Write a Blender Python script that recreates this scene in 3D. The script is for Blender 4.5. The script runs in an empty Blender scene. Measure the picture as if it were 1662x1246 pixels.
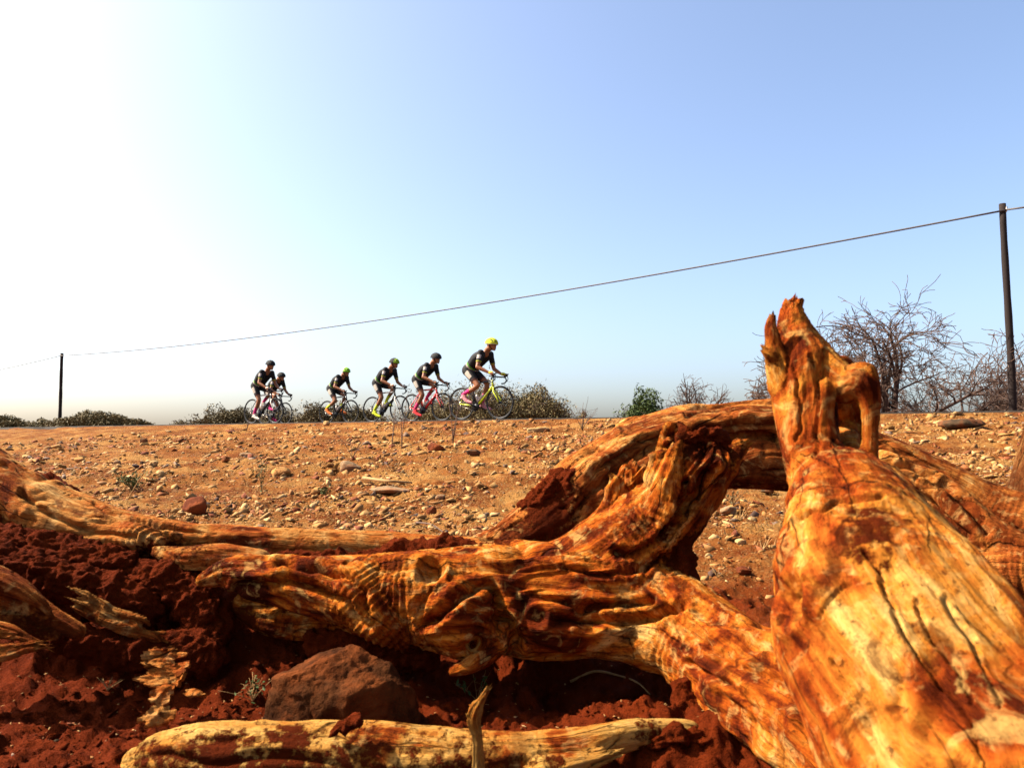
import bpy, bmesh, math, random
import numpy as np
from mathutils import Vector, Matrix, Euler

# ------------------------------------------------------------------ camera, world, sun, exposure
SC = bpy.context.scene
COL = SC.collection
F_PX, CX, CY = 1255.0, 831.0, 623.0          # the photograph's focal length and centre, in its own pixels
EYE = np.array([0.0, 0.0, 0.60])
PITCH = math.radians(4.06)
SUN_AZ, SUN_EL = math.radians(-81), math.radians(43)   # azimuth from the view direction, negative = left

cam = bpy.data.cameras.new('camera'); camo = bpy.data.objects.new('camera', cam); COL.objects.link(camo)
camo.location = EYE; camo.rotation_euler = (math.pi/2 + PITCH, 0, 0)
cam.sensor_width = 36; cam.lens = F_PX/1662*36; cam.clip_start = 0.05; cam.clip_end = 6000
cam.dof.use_dof = True; cam.dof.focus_distance = 4.2; cam.dof.aperture_fstop = 10.0
SC.camera = camo

w = bpy.data.worlds.new('World'); SC.world = w; w.use_nodes = True
nt = w.node_tree; bg = nt.nodes['Background']
sky = nt.nodes.new('ShaderNodeTexSky'); sky.sky_type = 'NISHITA'; sky.sun_disc = False
sky.sun_elevation = SUN_EL; sky.sun_rotation = SUN_AZ
sky.air_density = 0.9; sky.dust_density = 8.0; sky.ozone_density = 1.5; sky.altitude = 1050
nt.links.new(sky.outputs[0], bg.inputs[0]); bg.inputs[1].default_value = 0.10

sl = bpy.data.lights.new('sun', 'SUN'); so = bpy.data.objects.new('sun', sl); COL.objects.link(so)
sl.energy = 5.0; sl.angle = math.radians(0.6); sl.color = (1.0, 0.92, 0.80)
sd = Vector((math.sin(SUN_AZ)*math.cos(SUN_EL), math.cos(SUN_AZ)*math.cos(SUN_EL), math.sin(SUN_EL)))
so.rotation_euler = sd.to_track_quat('Z', 'Y').to_euler(); so.location = sd*30 + Vector((0, 0, 5))
vs = SC.view_settings; vs.view_transform = 'Standard'; vs.look = 'None'; vs.exposure = 1.72; vs.gamma = 1.0
vs.use_curve_mapping = False

# ------------------------------------------------------------------ helpers
rng = np.random.default_rng(7); random.seed(7)
cp, sp = math.cos(PITCH), math.sin(PITCH)
def P(px, py, d):
    """point at forward distance d (metres along +Y) seen at the photograph's pixel px, py"""
    a = (px-CX)/F_PX; b = (CY-py)/F_PX
    ry = cp - b*sp; rz = sp + b*cp
    return EYE + np.array([a, ry, rz])*(d/ry)
def nrm(v): v = np.asarray(v, float); return v/(np.linalg.norm(v, axis=-1, keepdims=True)+1e-12)
def ss(a, b, x): t = np.clip((x-a)/(b-a), 0, 1); return t*t*(3-2*t)

def _hash(ix, iy, iz, seed):
    h = (ix.astype(np.uint32)*np.uint32(374761393) + iy.astype(np.uint32)*np.uint32(668265263)
         + iz.astype(np.uint32)*np.uint32(2147483647) + np.uint32(seed*144665+1))
    h = (h ^ (h >> np.uint32(13)))*np.uint32(1274126177); h ^= h >> np.uint32(16)
    h = h*np.uint32(2246822519); h ^= h >> np.uint32(15)
    return h.astype(np.float32)*(2.0/4294967295.0)-1.0
def vn(p, seed=0):
    """value noise, -1..1, at points p (n,3)"""
    p = np.asarray(p, np.float32); i = np.floor(p).astype(np.int64); f = p-i
    f = f*f*f*(f*(f*6-15)+10)
    x0, y0, z0 = i[:, 0], i[:, 1], i[:, 2]; fx, fy, fz = f[:, 0], f[:, 1], f[:, 2]
    def L(a, b, t): return a+(b-a)*t
    H = lambda a, b, c: _hash(x0+a, y0+b, z0+c, seed)
    return L(L(L(H(0,0,0), H(1,0,0), fx), L(H(0,1,0), H(1,1,0), fx), fy),
             L(L(H(0,0,1), H(1,0,1), fx), L(H(0,1,1), H(1,1,1), fx), fy), fz)
def fbm(p, seed=0, oct=4, gain=.5, ridged=False):
    s = 0; a = 1.0; p = np.asarray(p, np.float32)
    for k in range(oct):
        n = vn(p*(2.03**k)+k*17.3, seed+k)
        s = s + a*((1-2*np.abs(n)) if ridged else n); a *= gain
    return s

def link(o, parent=None):
    COL.objects.link(o)
    if parent is not None: o.parent = parent
    return o
def mesh_obj(name, V, Fs, mat, parent=None, smooth=True, attrs=None):
    me = bpy.data.meshes.new(name); V = np.asarray(V, np.float32)
    if isinstance(Fs, np.ndarray):
        k = Fs.shape[1]; n = len(Fs)
        me.vertices.add(len(V)); me.vertices.foreach_set('co', V.ravel())
        me.loops.add(n*k); me.loops.foreach_set('vertex_index', Fs.astype(np.int32).ravel())
        me.polygons.add(n); me.polygons.foreach_set('loop_start', np.arange(0, n*k, k, dtype=np.int32))
        me.update(calc_edges=True)
    else:
        me.from_pydata([tuple(v) for v in V.tolist()], [], Fs)
    if smooth: me.polygons.foreach_set('use_smooth', np.ones(len(me.polygons), bool))
    if mat is not None: me.materials.append(mat)
    for k, a in (attrs or {}).items():
        a = np.asarray(a, np.float32)
        if a.ndim == 1: t = me.attributes.new(k, 'FLOAT', 'POINT'); t.data.foreach_set('value', a)
        elif a.shape[1] == 3: t = me.attributes.new(k, 'FLOAT_VECTOR', 'POINT'); t.data.foreach_set('vector', a.ravel())
        else: t = me.attributes.new(k, 'FLOAT_COLOR', 'POINT'); t.data.foreach_set('color', a.ravel())
    me.update()
    return link(bpy.data.objects.new(name, me), parent)
def empty(name, loc, rz=0.0):
    o = bpy.data.objects.new(name, None); o.empty_display_size = .1
    o.location = tuple(loc); o.rotation_euler = (0, 0, rz); return link(o)
def tag(o, label=None, cat=None, group=None, kind=None):
    if label: o['label'] = label
    if cat: o['category'] = cat
    if group: o['group'] = group
    if kind: o['kind'] = kind
    return o

def frames(pts):
    pts = np.asarray(pts, float); T = np.gradient(pts, axis=0); T = nrm(T)
    n = np.cross(T[0], [0, 0, 1.0]);
    if np.linalg.norm(n) < .1: n = np.cross(T[0], [0, 1.0, 0])
    n = nrm(n); Ns = []
    for t in T:
        n = nrm(n - t*np.dot(n, t)); Ns.append(n)
    Ns = np.array(Ns); return T, Ns, np.cross(T, Ns)
def catmull(c, per):
    c = np.asarray(c, float)
    if len(c) < 3 or per <= 1: 
        return c if per <= 1 else np.concatenate([c[:1]+(c[1:]-c[:1])*t for t in np.linspace(0, 1, per+1)[:, None]], 0)
    q = np.vstack([2*c[0]-c[1], c, 2*c[-1]-c[-2]]); out = []
    for i in range(1, len(q)-2):
        for k in range(per):
            t = k/per; p0, p1, p2, p3 = q[i-1], q[i], q[i+1], q[i+2]
            out.append(.5*((2*p1)+(-p0+p2)*t+(2*p0-5*p1+4*p2-p3)*t*t+(-p0+3*p1-3*p2+p3)*t**3))
    out.append(q[-2]); return np.array(out)
class MB:
    """collects tubes, boxes and sheets into one mesh"""
    def __init__(s): s.V = []; s.F = []; s.n = 0
    def add(s, V, F):
        V = np.asarray(V, float); s.V.append(V); s.F += [[i+s.n for i in f] for f in F]; s.n += len(V)
    def tube(s, pts, rad, sides=8, cap=True, round_cap=False):
        pts = np.asarray(pts, float); n = len(pts)
        if n < 2: return s
        rad = np.full(n, rad, float) if np.isscalar(rad) else np.asarray(rad, float)
        T, N, B = frames(pts)
        if round_cap:
            k = [(-.95, .3), (-.7, .72), (-.35, .94)]
            pts = np.vstack([[pts[0]+T[0]*rad[0]*a for a, b in k], pts, [pts[-1]-T[-1]*rad[-1]*a for a, b in k[::-1]]])
            rad = np.concatenate([[rad[0]*b for a, b in k], rad, [rad[-1]*b for a, b in k[::-1]]])
            N = np.vstack([[N[0]]*3, N, [N[-1]]*3]); B = np.vstack([[B[0]]*3, B, [B[-1]]*3]); n += 6
        a = np.arange(sides)*2*math.pi/sides
        V = (pts[:, None]+rad[:, None, None]*(np.cos(a)[None, :, None]*N[:, None]+np.sin(a)[None, :, None]*B[:, None])).reshape(-1, 3)
        F = [[i*sides+j, i*sides+(j+1) % sides, (i+1)*sides+(j+1) % sides, (i+1)*sides+j] for i in range(n-1) for j in range(sides)]
        if cap: F += [list(range(sides))[::-1], list(range((n-1)*sides, n*sides))]
        s.add(V, F); return s
    def twigs(s, L, sides=3):
        """many thin tubes of equal length at once: L = list of (points, radii)"""
        by = {}
        for p, r in L: by.setdefault(len(p), []).append((p, r))
        for n, q in by.items():
            Q = np.array([p for p, r in q]); Rr = np.array([r for p, r in q]); B_ = len(Q); T = nrm(np.gradient(Q, axis=1)); ref = np.where(np.abs(T[..., 2:]) > .9, [[[1.0, 0, 0]]], [[[0, 0, 1.0]]])
            N = nrm(np.cross(T, ref)); Bn = np.cross(T, N); a = np.arange(sides)*2*math.pi/sides
            V = Q[:, :, None]+Rr[:, :, None, None]*(np.cos(a)[None, None, :, None]*N[:, :, None]+np.sin(a)[None, None, :, None]*Bn[:, :, None])
            i, j = np.meshgrid(np.arange(n-1), np.arange(sides), indexing='ij'); j2 = (j+1) % sides; f = np.stack([i*sides+j, i*sides+j2, (i+1)*sides+j2, (i+1)*sides+j], -1).reshape(-1, 4)
            F = (f[None]+(np.arange(B_)*n*sides)[:, None, None]+s.n).reshape(-1, 4); s.V.append(V.reshape(-1, 3)); s.F += F.tolist(); s.n += V.size//3
        return s
    def box(s, c, d, rot=None):
        q = np.array([[x, y, z] for x in (-1, 1) for y in (-1, 1) for z in (-1, 1)], float)*np.array(d)/2
        if rot is not None: q = q @ np.array(rot).T
        s.add(q+np.array(c), [[0,1,3,2],[4,6,7,5],[0,4,5,1],[2,3,7,6],[0,2,6,4],[1,5,7,3]]); return s
    def torus(s, c, R, r, n=40, m=8, sq=1.0):
        a = np.arange(n)*2*math.pi/n; b = np.arange(m)*2*math.pi/m
        A, Bq = np.meshgrid(a, b, indexing='ij')
        V = np.stack([c[0]+(R+r*np.cos(Bq))*np.cos(A), c[1]+r*sq*np.sin(Bq), c[2]+(R+r*np.cos(Bq))*np.sin(A)], -1).reshape(-1, 3)
        F = [[i*m+j, ((i+1) % n)*m+j, ((i+1) % n)*m+(j+1) % m, i*m+(j+1) % m] for i in range(n) for j in range(m)]
        s.add(V, F); return s
    def build(s, name, mat, parent=None, smooth=True, attrs=None):
        return mesh_obj(name, np.vstack(s.V), s.F, mat, parent, smooth, attrs)

# ---- fusing chains of spheres into one skin: tubes > voxel remesh > smooth
def fuse(chains, voxel, smooth=6, sides=18, per=6):
    """chains: arrays (n,4) x y z r. Returns V, quads, and sample data along the chains."""
    mb = MB(); S = []
    for ci, c in enumerate(chains):
        q = catmull(c, per); q[:, 3] = np.maximum(q[:, 3], voxel*.7)
        mb.tube(q[:, :3], q[:, 3], sides, round_cap=True)
        T, N, B = frames(q[:, :3]); u = np.concatenate([[0], np.cumsum(np.linalg.norm(np.diff(q[:, :3], axis=0), axis=1))])
        S.append(np.hstack([q, T, N, B, u[:, None], np.full((len(q), 1), ci), (u/u[-1])[:, None]]))
    o = mb.build('tmp', None); S = np.vstack(S)
    m = o.modifiers.new('r', 'REMESH'); m.mode = 'VOXEL'; m.voxel_size = voxel
    if smooth: k = o.modifiers.new('s', 'SMOOTH'); k.factor = .5; k.iterations = smooth
    dg = bpy.context.evaluated_depsgraph_get(); e = o.evaluated_get(dg); me = e.to_mesh()
    V = np.empty(len(me.vertices)*3, np.float32); me.vertices.foreach_get('co', V); V = V.reshape(-1, 3).astype(float)
    Fq = np.empty(len(me.loops), np.int32); me.loops.foreach_get('vertex_index', Fq)
    lt = np.empty(len(me.polygons), np.int32); me.polygons.foreach_get('loop_total', lt)
    assert (lt == 4).all(); Fq = Fq.reshape(-1, 4)
    e.to_mesh_clear(); om = o.data; bpy.data.objects.remove(o); bpy.data.meshes.remove(om)
    return V, Fq, S
def vnormals(V, F):
    n = np.cross(V[F[:, 2]]-V[F[:, 0]], V[F[:, 3]]-V[F[:, 1]]); N = np.zeros_like(V)
    for k in range(4): np.add.at(N, F[:, k], n)
    return nrm(N)
def nearest(V, S):
    out = np.empty(len(V), int)
    for a in range(0, len(V), 20000):
        v = V[a:a+20000].astype(np.float32)
        d = np.sqrt(np.maximum(((v[:, None, :]-S[None, :, :3].astype(np.float32))**2).sum(-1), 0)) - S[None, :, 3]
        out[a:a+20000] = d.argmin(1)
    return out
def grain_of(V, S, idx):
    s = S[idx]; o = V-s[:, :3]; c = (o*s[:, 7:10]).sum(1); b = (o*s[:, 10:13]).sum(1); t = (o*s[:, 4:7]).sum(1)
    th = np.arctan2(b, c); return s[:, 13]+t+s[:, 14]*7.3, np.cos(th), np.sin(th), s[:, 3], s[:, 14].astype(int), s[:, 15]
def split_parts(V, F, N, part, names, mats, parent, attrs):
    fp = part[F[:, 0]]; objs = []
    if parent is not None: V = V-np.array(parent.location)
    for k, nm in enumerate(names):
        f = F[fp == k]
        if not len(f): continue
        used = np.unique(f); re = np.full(len(V), -1); re[used] = np.arange(len(used))
        o = mesh_obj(nm, V[used], re[f], mats[k] if isinstance(mats, list) else mats, parent, True, {a: b[used] for a, b in attrs.items()})
        o.data.normals_split_custom_set_from_vertices([tuple(x) for x in N[used].tolist()]); objs.append(o)
    return objs

# ------------------------------------------------------------------ materials
TINT = (.72, .60, .47)                        # overall factor multiplied into every base colour
class NT:
    def __init__(s, name):
        s.m = bpy.data.materials.new(name); s.m.use_nodes = True; s.t = s.m.node_tree
        s.b = s.t.nodes['Principled BSDF']; s.b.inputs['Specular IOR Level'].default_value = .25
    def n(s, ty, ins=None, **kw):
        o = s.t.nodes.new(ty)
        for k, v in kw.items(): setattr(o, k, v)
        for k, v in (ins or {}).items(): s.set(o.inputs[k], v)
        return o
    def set(s, inp, v):
        if isinstance(v, bpy.types.NodeSocket): s.t.links.new(v, inp)
        elif isinstance(v, (tuple, list)) and len(v) == 3 and inp.type == 'RGBA': inp.default_value = (*v, 1)
        else: inp.default_value = v
    def noise(s, vec, scale, detail=4, rough=.55, dist=0.0):
        return s.n('ShaderNodeTexNoise', {'Vector': vec, 'Scale': scale, 'Detail': detail, 'Roughness': rough, 'Distortion': dist}).outputs['Fac']
    def ramp(s, fac, stops, interp='LINEAR'):
        r = s.n('ShaderNodeValToRGB', {'Fac': fac}); e = r.color_ramp.elements; r.color_ramp.interpolation = interp
        while len(e) < len(stops): e.new(.5)
        for x, (p, c) in zip(e, stops): x.position = p; x.color = (*c, 1) if len(c) == 3 else c
        return r.outputs['Color']
    def g(s, fac, a, b): return s.ramp(fac, [(a, (0,0,0)), (b, (1,1,1))])
    def mix(s, fac, a, b, mode='MIX'):
        o = s.n('ShaderNodeMix', data_type='RGBA', blend_type=mode); s.set(o.inputs['Factor'], fac); s.set(o.inputs['A'], a); s.set(o.inputs['B'], b)
        return o.outputs['Result']
    def math(s, op, a, b=0.0): 
        o = s.n('ShaderNodeMath', operation=op); s.set(o.inputs[0], a); s.set(o.inputs[1], b); return o.outputs[0]
    def vmul(s, v, k): 
        o = s.n('ShaderNodeVectorMath', operation='MULTIPLY'); s.set(o.inputs[0], v); o.inputs[1].default_value = k; return o.outputs[0]
    def attr(s, name, out='Vector'): return s.n('ShaderNodeAttribute', attribute_name=name).outputs[out]
    def pos(s): return s.n('ShaderNodeNewGeometry').outputs['Position']
    def obj(s): return s.n('ShaderNodeTexCoord').outputs['Object']
    def bump(s, h, strength, dist, prev=None):
        i = {'Height': h, 'Strength': strength, 'Distance': dist}
        if prev is not None: i['Normal'] = prev
        return s.n('ShaderNodeBump', i).outputs['Normal']
    def out(s, color=None, rough=.8, normal=None, **kw):
        if color is not None: s.set(s.b.inputs['Base Color'], s.mix(1.0, color, TINT, 'MULTIPLY'))
        s.set(s.b.inputs['Roughness'], rough)
        if normal is not None: s.set(s.b.inputs['Normal'], normal)
        for k, v in kw.items(): s.set(s.b.inputs[k], v)
        return s.m
def plain(name, c, rough=.6, metal=0.0, grain=.12, scale=40, spec=.3):
    t = NT(name); n = t.noise(t.obj(), scale, 4)
    col = t.mix(t.math('MULTIPLY', n, grain*2), c, tuple(x*.55 for x in c))
    return t.out(col, rough, t.bump(n, .12, .004), Metallic=metal, **{'Specular IOR Level': spec})

SOIL_D, SOIL_L = (.055, .0075, .002), (.205, .034, .005)
def wood_mat(name, stops, dirt_shade_col=SOIL_D, streak=1.0, speck=.5, patch=6.0, bumps=1.0, seed=0.0, crackw=1.0, redm=.75):
    t = NT(name); g = t.attr('grain'); p = t.pos()
    def shift(v, k): 
        o = t.n('ShaderNodeVectorMath', operation='ADD'); t.set(o.inputs[0], v); t.set(o.inputs[1], k); return o.outputs[0]
    pp = shift(p, (seed, seed*.7, -seed))
    wob = t.n('ShaderNodeTexNoise', {'Vector': pp, 'Scale': 7.0, 'Detail': 3.0}).outputs['Color']
    gw = shift(g, t.vmul(wob, (.10, .035, .035)))                     # grain that wanders
    n1 = t.noise(pp, patch, 8, .64, 1.1)
    band = t.noise(t.vmul(gw, (3.5, 26, 26)), 1.0, 5, .6, .8)
    st1 = t.noise(t.vmul(gw, (7, 75, 75)), 1.0, 6, .62, .5)
    st2 = t.noise(t.vmul(gw, (20, 260, 260)), 1.0, 4, .6, .3)
    f = t.math('ADD', t.math('MULTIPLY', n1, .62), t.math('MULTIPLY', band, .38))
    col = t.ramp(f, stops)
    pal = t.noise(pp, patch*2.6, 6, .62, 1.8)
    col = t.mix(t.math('MULTIPLY', t.g(pal, .54, .66), .55), col, stops[-1][1])
    red = t.noise(shift(pp, (4.1, 2.2, 9.3)), patch*1.7, 7, .66, 1.4)
    col = t.mix(t.math('MULTIPLY', t.g(red, .54, .64), redm), col, stops[0][1])
    col = t.mix(t.math('MULTIPLY', t.g(st1, .52, .68), .62*streak), col, (.13, .026, .006))
    col = t.mix(t.math('MULTIPLY', t.g(st2, .53, .66), .50*streak), col, (.08, .018, .005))
    sk = t.noise(p, 85, 4, .65); col = t.mix(t.math('MULTIPLY', t.g(sk, .60, .68), speck), col, (.06, .012, .004))
    # hairline drying cracks along the grain
    w1 = t.n('ShaderNodeTexVoronoi', {'Vector': t.vmul(gw, (2.2, 17, 17)), 'Scale': 1.0, 'Randomness': 1.0}, feature='DISTANCE_TO_EDGE').outputs['Distance']
    ckm = t.math('MULTIPLY', t.ramp(w1, [(0.0, (1,1,1)), (.022*crackw, (0,0,0))]), t.g(t.noise(pp, 5.5, 4, .6), .47, .60))
    col = t.mix(t.math('MULTIPLY', ckm, .9), col, (.022, .006, .003))
    d = t.attr('dirt', 'Fac'); fine = t.noise(p, 55, 6, .7)
    dm = t.g(t.math('ADD', d, t.math('MULTIPLY', t.math('SUBTRACT', fine, .5), 1.6)), .40, .56)
    col = t.mix(dm, col, t.mix(fine, dirt_shade_col, (.22, .040, .007)))
    h = t.math('ADD', t.math('MULTIPLY', st1, .7), t.math('ADD', t.math('MULTIPLY', st2, .35), t.math('MULTIPLY', band, .5)))
    h = t.math('SUBTRACT', h, t.math('MULTIPLY', ckm, .9))
    b = t.bump(h, 1.0*bumps, .022)
    b = t.bump(t.noise(p, 170, 6, .75), .8*bumps, .005, b)
    b = t.bump(t.math('MULTIPLY', fine, dm), 1.0, .06, b)
    return t.out(col, .8, b, **{'Specular IOR Level': .02})
ORANGE = [(.40, (.050, .008, .002)), (.45, (.19, .030, .005)), (.50, (.46, .112, .011)), (.55, (.62, .23, .030)), (.62, (.82, .54, .19))]
ARCH = [(.38, (.065, .013, .003)), (.44, (.19, .042, .008)), (.50, (.33, .095, .020)), (.57, (.54, .22, .048)), (.65, (.76, .48, .18))]
YELLOW = [(.39, (.090, .014, .003)), (.44, (.33, .060, .008)), (.49, (.48, .135, .018)), (.55, (.68, .28, .040)), (.63, (.90, .62, .21))]
PALE = [(.36, (.11, .018, .003)), (.42, (.33, .075, .010)), (.46, (.54, .25, .050)), (.54, (.64, .39, .11)), (.64, (.72, .52, .20))]
BROWN = [(.34, (.06, .020, .007)), (.44, (.13, .047, .015)), (.52, (.22, .10, .035)), (.60, (.30, .17, .07)), (.68, (.40, .28, .14))]
M = {}
M['wood'] = wood_mat('orange_weathered_wood', ORANGE, speck=.7)
M['wood_arch'] = wood_mat('tan_orange_wood', ARCH, seed=3)
M['wood_stump'] = wood_mat('yellow_weathered_wood', YELLOW, streak=.45, patch=6.5, speck=.75, seed=5, crackw=.8)
M['wood_pale'] = wood_mat('pale_barked_wood', PALE, streak=.3, patch=5.0, seed=9, speck=.3, redm=.45)
M['wood_limb'] = wood_mat('pale_orange_wood', [(.38, (.10, .018, .004)), (.43, (.34, .080, .014)), (.49, (.48, .17, .035)), (.55, (.58, .29, .085)), (.63, (.70, .46, .19))], streak=.7, patch=6.0, seed=17)
M['wood_brown'] = wood_mat('brown_grey_wood', BROWN, seed=12)
def soil_mat(name, gravelly):
    t = NT(name); p = t.pos()
    n1 = t.noise(p, 1.3, 6, .6, .4); n2 = t.noise(p, 14, 7, .68); n3 = t.noise(p, 90, 5, .7)
    red = t.mix(n2, SOIL_D, SOIL_L)
    red = t.mix(t.math('MULTIPLY', t.g(n3, .62, .72), .45), red, (.24, .062, .014))
    if not gravelly:
        return t.out(red, .95, t.bump(n3, 1.0, .010, t.bump(n2, 1.0, .05)), **{'Specular IOR Level': .03})
    gv = t.attr('gravel', 'Fac')
    org = t.ramp(n1, [(.38, (.12, .032, .006)), (.5, (.27, .11, .027)), (.60, (.42, .25, .085))])
    org = t.mix(t.math('MULTIPLY', n3, .6), org, (.12, .028, .007))
    def cells(scale, seed):
        v = t.n('ShaderNodeTexVoronoi', {'Vector': p, 'Scale': scale}); 
        c = t.ramp(v.outputs['Color'], [(.0, (.16, .050, .013)), (.3, (.30, .15, .048)), (.6, (.40, .26, .095)), (.8, (.48, .36, .17)), (.95, (.10, .075, .055))])
        return c, t.ramp(v.outputs['Distance'], [(.25, (1,1,1)), (.5, (0,0,0))])
    c1, m1 = cells(38, 0); c2, m2 = cells(90, 1)
    pat = t.g(t.noise(t.vmul(p, (.55, 1.5, 1.0)), 1.7, 7, .68), .37, .56)
    col = t.mix(t.math('MULTIPLY', t.math('MULTIPLY', m2, .75), pat), org, c2)
    col = t.mix(t.math('MULTIPLY', t.math('MULTIPLY', m1, .7), pat), col, c1)
    col = t.mix(gv, red, col)
    h = t.math('ADD', t.math('MULTIPLY', m1, .6), t.math('MULTIPLY', m2, .4))
    b = t.bump(n3, 1.0, .010, t.bump(n2, 1.0, .04)); b = t.bump(t.math('MULTIPLY', h, t.math('MULTIPLY', pat, gv)), .7, .02, b)
    return t.out(col, .95, b, **{'Specular IOR Level': .03})
M['ground'] = soil_mat('red_gravelly_earth', True); M['soil'] = soil_mat('dark_red_soil', False)
def stone_mat(name, c1, c2, dusty=.5):
    t = NT(name); p = t.obj(); n = t.noise(p, 9, 7, .65); k = t.noise(p, 60, 5, .7)
    col = t.mix(t.g(n, .36, .64), c1, c2); col = t.mix(t.math('MULTIPLY', t.g(k, .52, .66), .6), col, tuple(x*.45 for x in c1))
    dust = t.g(t.math('ADD', t.noise(p, 5, 6, .6), t.math('MULTIPLY', k, .25)), .60, .72)
    col = t.mix(t.math('MULTIPLY', dust, dusty), col, (.30, .085, .022))
    return t.out(col, .9, t.bump(k, .8, .006, t.bump(n, .9, .03)), **{'Specular IOR Level': .03})
M['st_grey'] = stone_mat('grey_stone', (.22, .165, .11), (.36, .285, .19), .5)
M['st_dark'] = stone_mat('dark_grey_stone', (.050, .038, .027), (.11, .082, .056), .4)
M['st_pale'] = stone_mat('pale_stone', (.40, .29, .14), (.55, .44, .25), .4)
M['st_tan'] = stone_mat('tan_stone', (.42, .24, .09), (.55, .36, .16), .4)
M['st_red'] = stone_mat('red_brown_stone', (.10, .030, .016), (.19, .06, .03), .3)
M['st_rock'] = stone_mat('brown_rock', (.020, .007, .0025), (.072, .027, .009), .35)
def pebble_mat():
    t = NT('mixed_pebbles'); c = t.attr('tone', 'Color'); k = t.noise(t.pos(), 120, 4, .7)
    return t.out(t.mix(t.math('MULTIPLY', k, .6), c, t.mix(.5, c, (.25, .07, .02))), .9, t.bump(k, .5, .006))
M['pebble'] = pebble_mat()
def attr_mat(name, rough=.8, bumpy=.3, scale=160):
    t = NT(name); n = t.noise(t.obj(), scale, 3); return t.out(t.mix(t.math('MULTIPLY', n, .3), t.attr('tone', 'Color'), (.02, .02, .02)), rough, t.bump(n, bumpy, .003))
M['cloth'] = attr_mat('printed_jersey_cloth'); M['asphalt'] = plain('asphalt', (.048, .042, .036), .9, 0, .5, 60)
M['skin'] = plain('tanned_skin', (.34, .145, .065), .5, 0, .2, 30)
M['black'] = plain('black_plastic', (.012, .012, .013), .45); M['rubber'] = plain('black_rubber', (.015, .015, .015), .8)
M['metal'] = plain('steel', (.45, .45, .46), .35, .9); M['lens'] = plain('dark_lens', (.01, .01, .012), .12, 0, .02, 10, .6)
M['polewood'] = plain('dark_creosoted_pole', (.022, .012, .009), .9, 0, .6, 14); M['wire'] = plain('dull_wire', (.10, .10, .11), .6)
def paint(c, r=.35): 
    k = 'paint_%d_%d_%d' % tuple(int(x*99) for x in c)
    if k not in M: M[k] = plain(k, c, r, 0, .06, 30, .5)
    return M[k]
M['bark'] = plain('dark_grey_bark', (.095, .062, .052), .9, 0, .6, 25); M['twig'] = plain('grey_brown_twig', (.16, .105, .085), .9, 0, .5, 30)
M['dry'] = plain('dry_straw', (.42, .27, .11), .9, 0, .4, 50)
def leaf_mat(name, c1, c2):
    t = NT(name); n = t.noise(t.pos(), 3.0, 4); return t.out(t.mix(t.g(n, .35, .65), c1, c2), .75)
M['leaf_olive'] = leaf_mat('olive_acacia_leaf', (.12, .108, .042), (.21, .175, .075))
M['leaf_green'] = leaf_mat('green_leaf', (.045, .085, .018), (.085, .14, .030))
M['leaf_dark'] = leaf_mat('dark_olive_leaf', (.10, .09, .036), (.18, .15, .066))

# ------------------------------------------------------------------ the ground
E0 = np.array([-.43, 15.0]); RT = np.array([math.cos(math.radians(33)), -math.sin(math.radians(33))]); RN = np.array([RT[1], -RT[0]])
ROAD_Z = .98
def road_s(x, y): return (x-E0[0])*RN[0]+(y-E0[1])*RN[1]          # metres from the road's near edge, towards the camera
MOUNDS = [(-130, 2.45, .36, .50, .34), (120, 2.36, .25, .34, .28), (300, 2.26, .17, .26, .24), (480, 2.2, .12, .25, .22), (660, 2.15, .09, .3, .2),
          (850, 2.15, .10, .25, .18), (1110, 2.02, .10, .11, .12), (1560, 2.3, .10, .4, .25), (1740, 2.15, .16, .35, .28), (640, 1.82, .03, .16, .10), (1010, 1.62, .05, .18, .10), (1130, 1.52, .07, .14, .12)]
MW = [(P(px, 700, d)[0], d, a, rx, ry) for px, d, a, rx, ry in MOUNDS]
def gbase(x, y):
    s = road_s(x, y)
    z = .93*np.clip((9.6-s)/9.6, 0, 1)**1.12*np.where(s > 9.6, 0, 1)
    z = np.where(s < .25, .93+.03*ss(.25, .05, s), z)
    z = np.where(s < 0, .955, z); z = np.where(s < -7.3, .95-.35*ss(-7.3, -10, s), z)
    r = np.sqrt(x*x+y*y)
    for mx, my, a, rx, ry in MW:
        e = np.exp(-((x-mx)/rx)**2-((y-my)/ry)**2); z = z+a*np.minimum(e*1.15, 1.0)
    return z
def gz(x, y, fine=True):
    x = np.atleast_1d(np.asarray(x, float)); y = np.atleast_1d(np.asarray(y, float)); z = gbase(x, y)
    s = road_s(x, y); p = np.stack([x, y, np.zeros_like(x)], 1)
    onroad = (s < .12) & (s > -7.5); near = ss(4.2, 2.6, y)
    amp = np.where(onroad, 0, 1.0)*ss(.0, .8, np.where(s < 0, 1, s))
    z = z+amp*(.045*fbm(p*.55, 3, 3)+.018*fbm(p*2.2, 5, 3)*(1-near*.3))
    if fine:
        lump = -fbm(p*8+.15*fbm(p*11, 8, 2)[:, None], 11, 4, .55, True)*(.55+.6*vn(p*3.1, 14))
        z = z+amp*near*(.028*lump+.011*fbm(p*34, 21, 3, .65))+amp*(1-near)*(.018*fbm(p*6, 31, 4, .62)+.010*fbm(p*21, 36, 3, .6))
    return z
_D = np.geomspace(1.0, 60, 900)
def ground_hit(px, py):
    k = P(px, py, 1.0)-EYE; q = EYE+_D[:, None]*k; i = int(np.argmax(q[:, 2] < gz(q[:, 0], q[:, 1], False)))
    return (q[i], _D[i]) if i else (P(px, py, 20), 20)
th = np.radians(np.concatenate([np.arange(-180, -46, 4), np.arange(-46, -37, .5), np.arange(-37, 37, .17), np.arange(37, 46, .5), np.arange(46, 180, 4)]))
rr = np.concatenate([np.geomspace(.2, 1.15, 22), np.geomspace(1.16, 4.2, 220), np.geomspace(4.23, 26, 160), np.geomspace(27, 3000, 50)])
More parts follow.
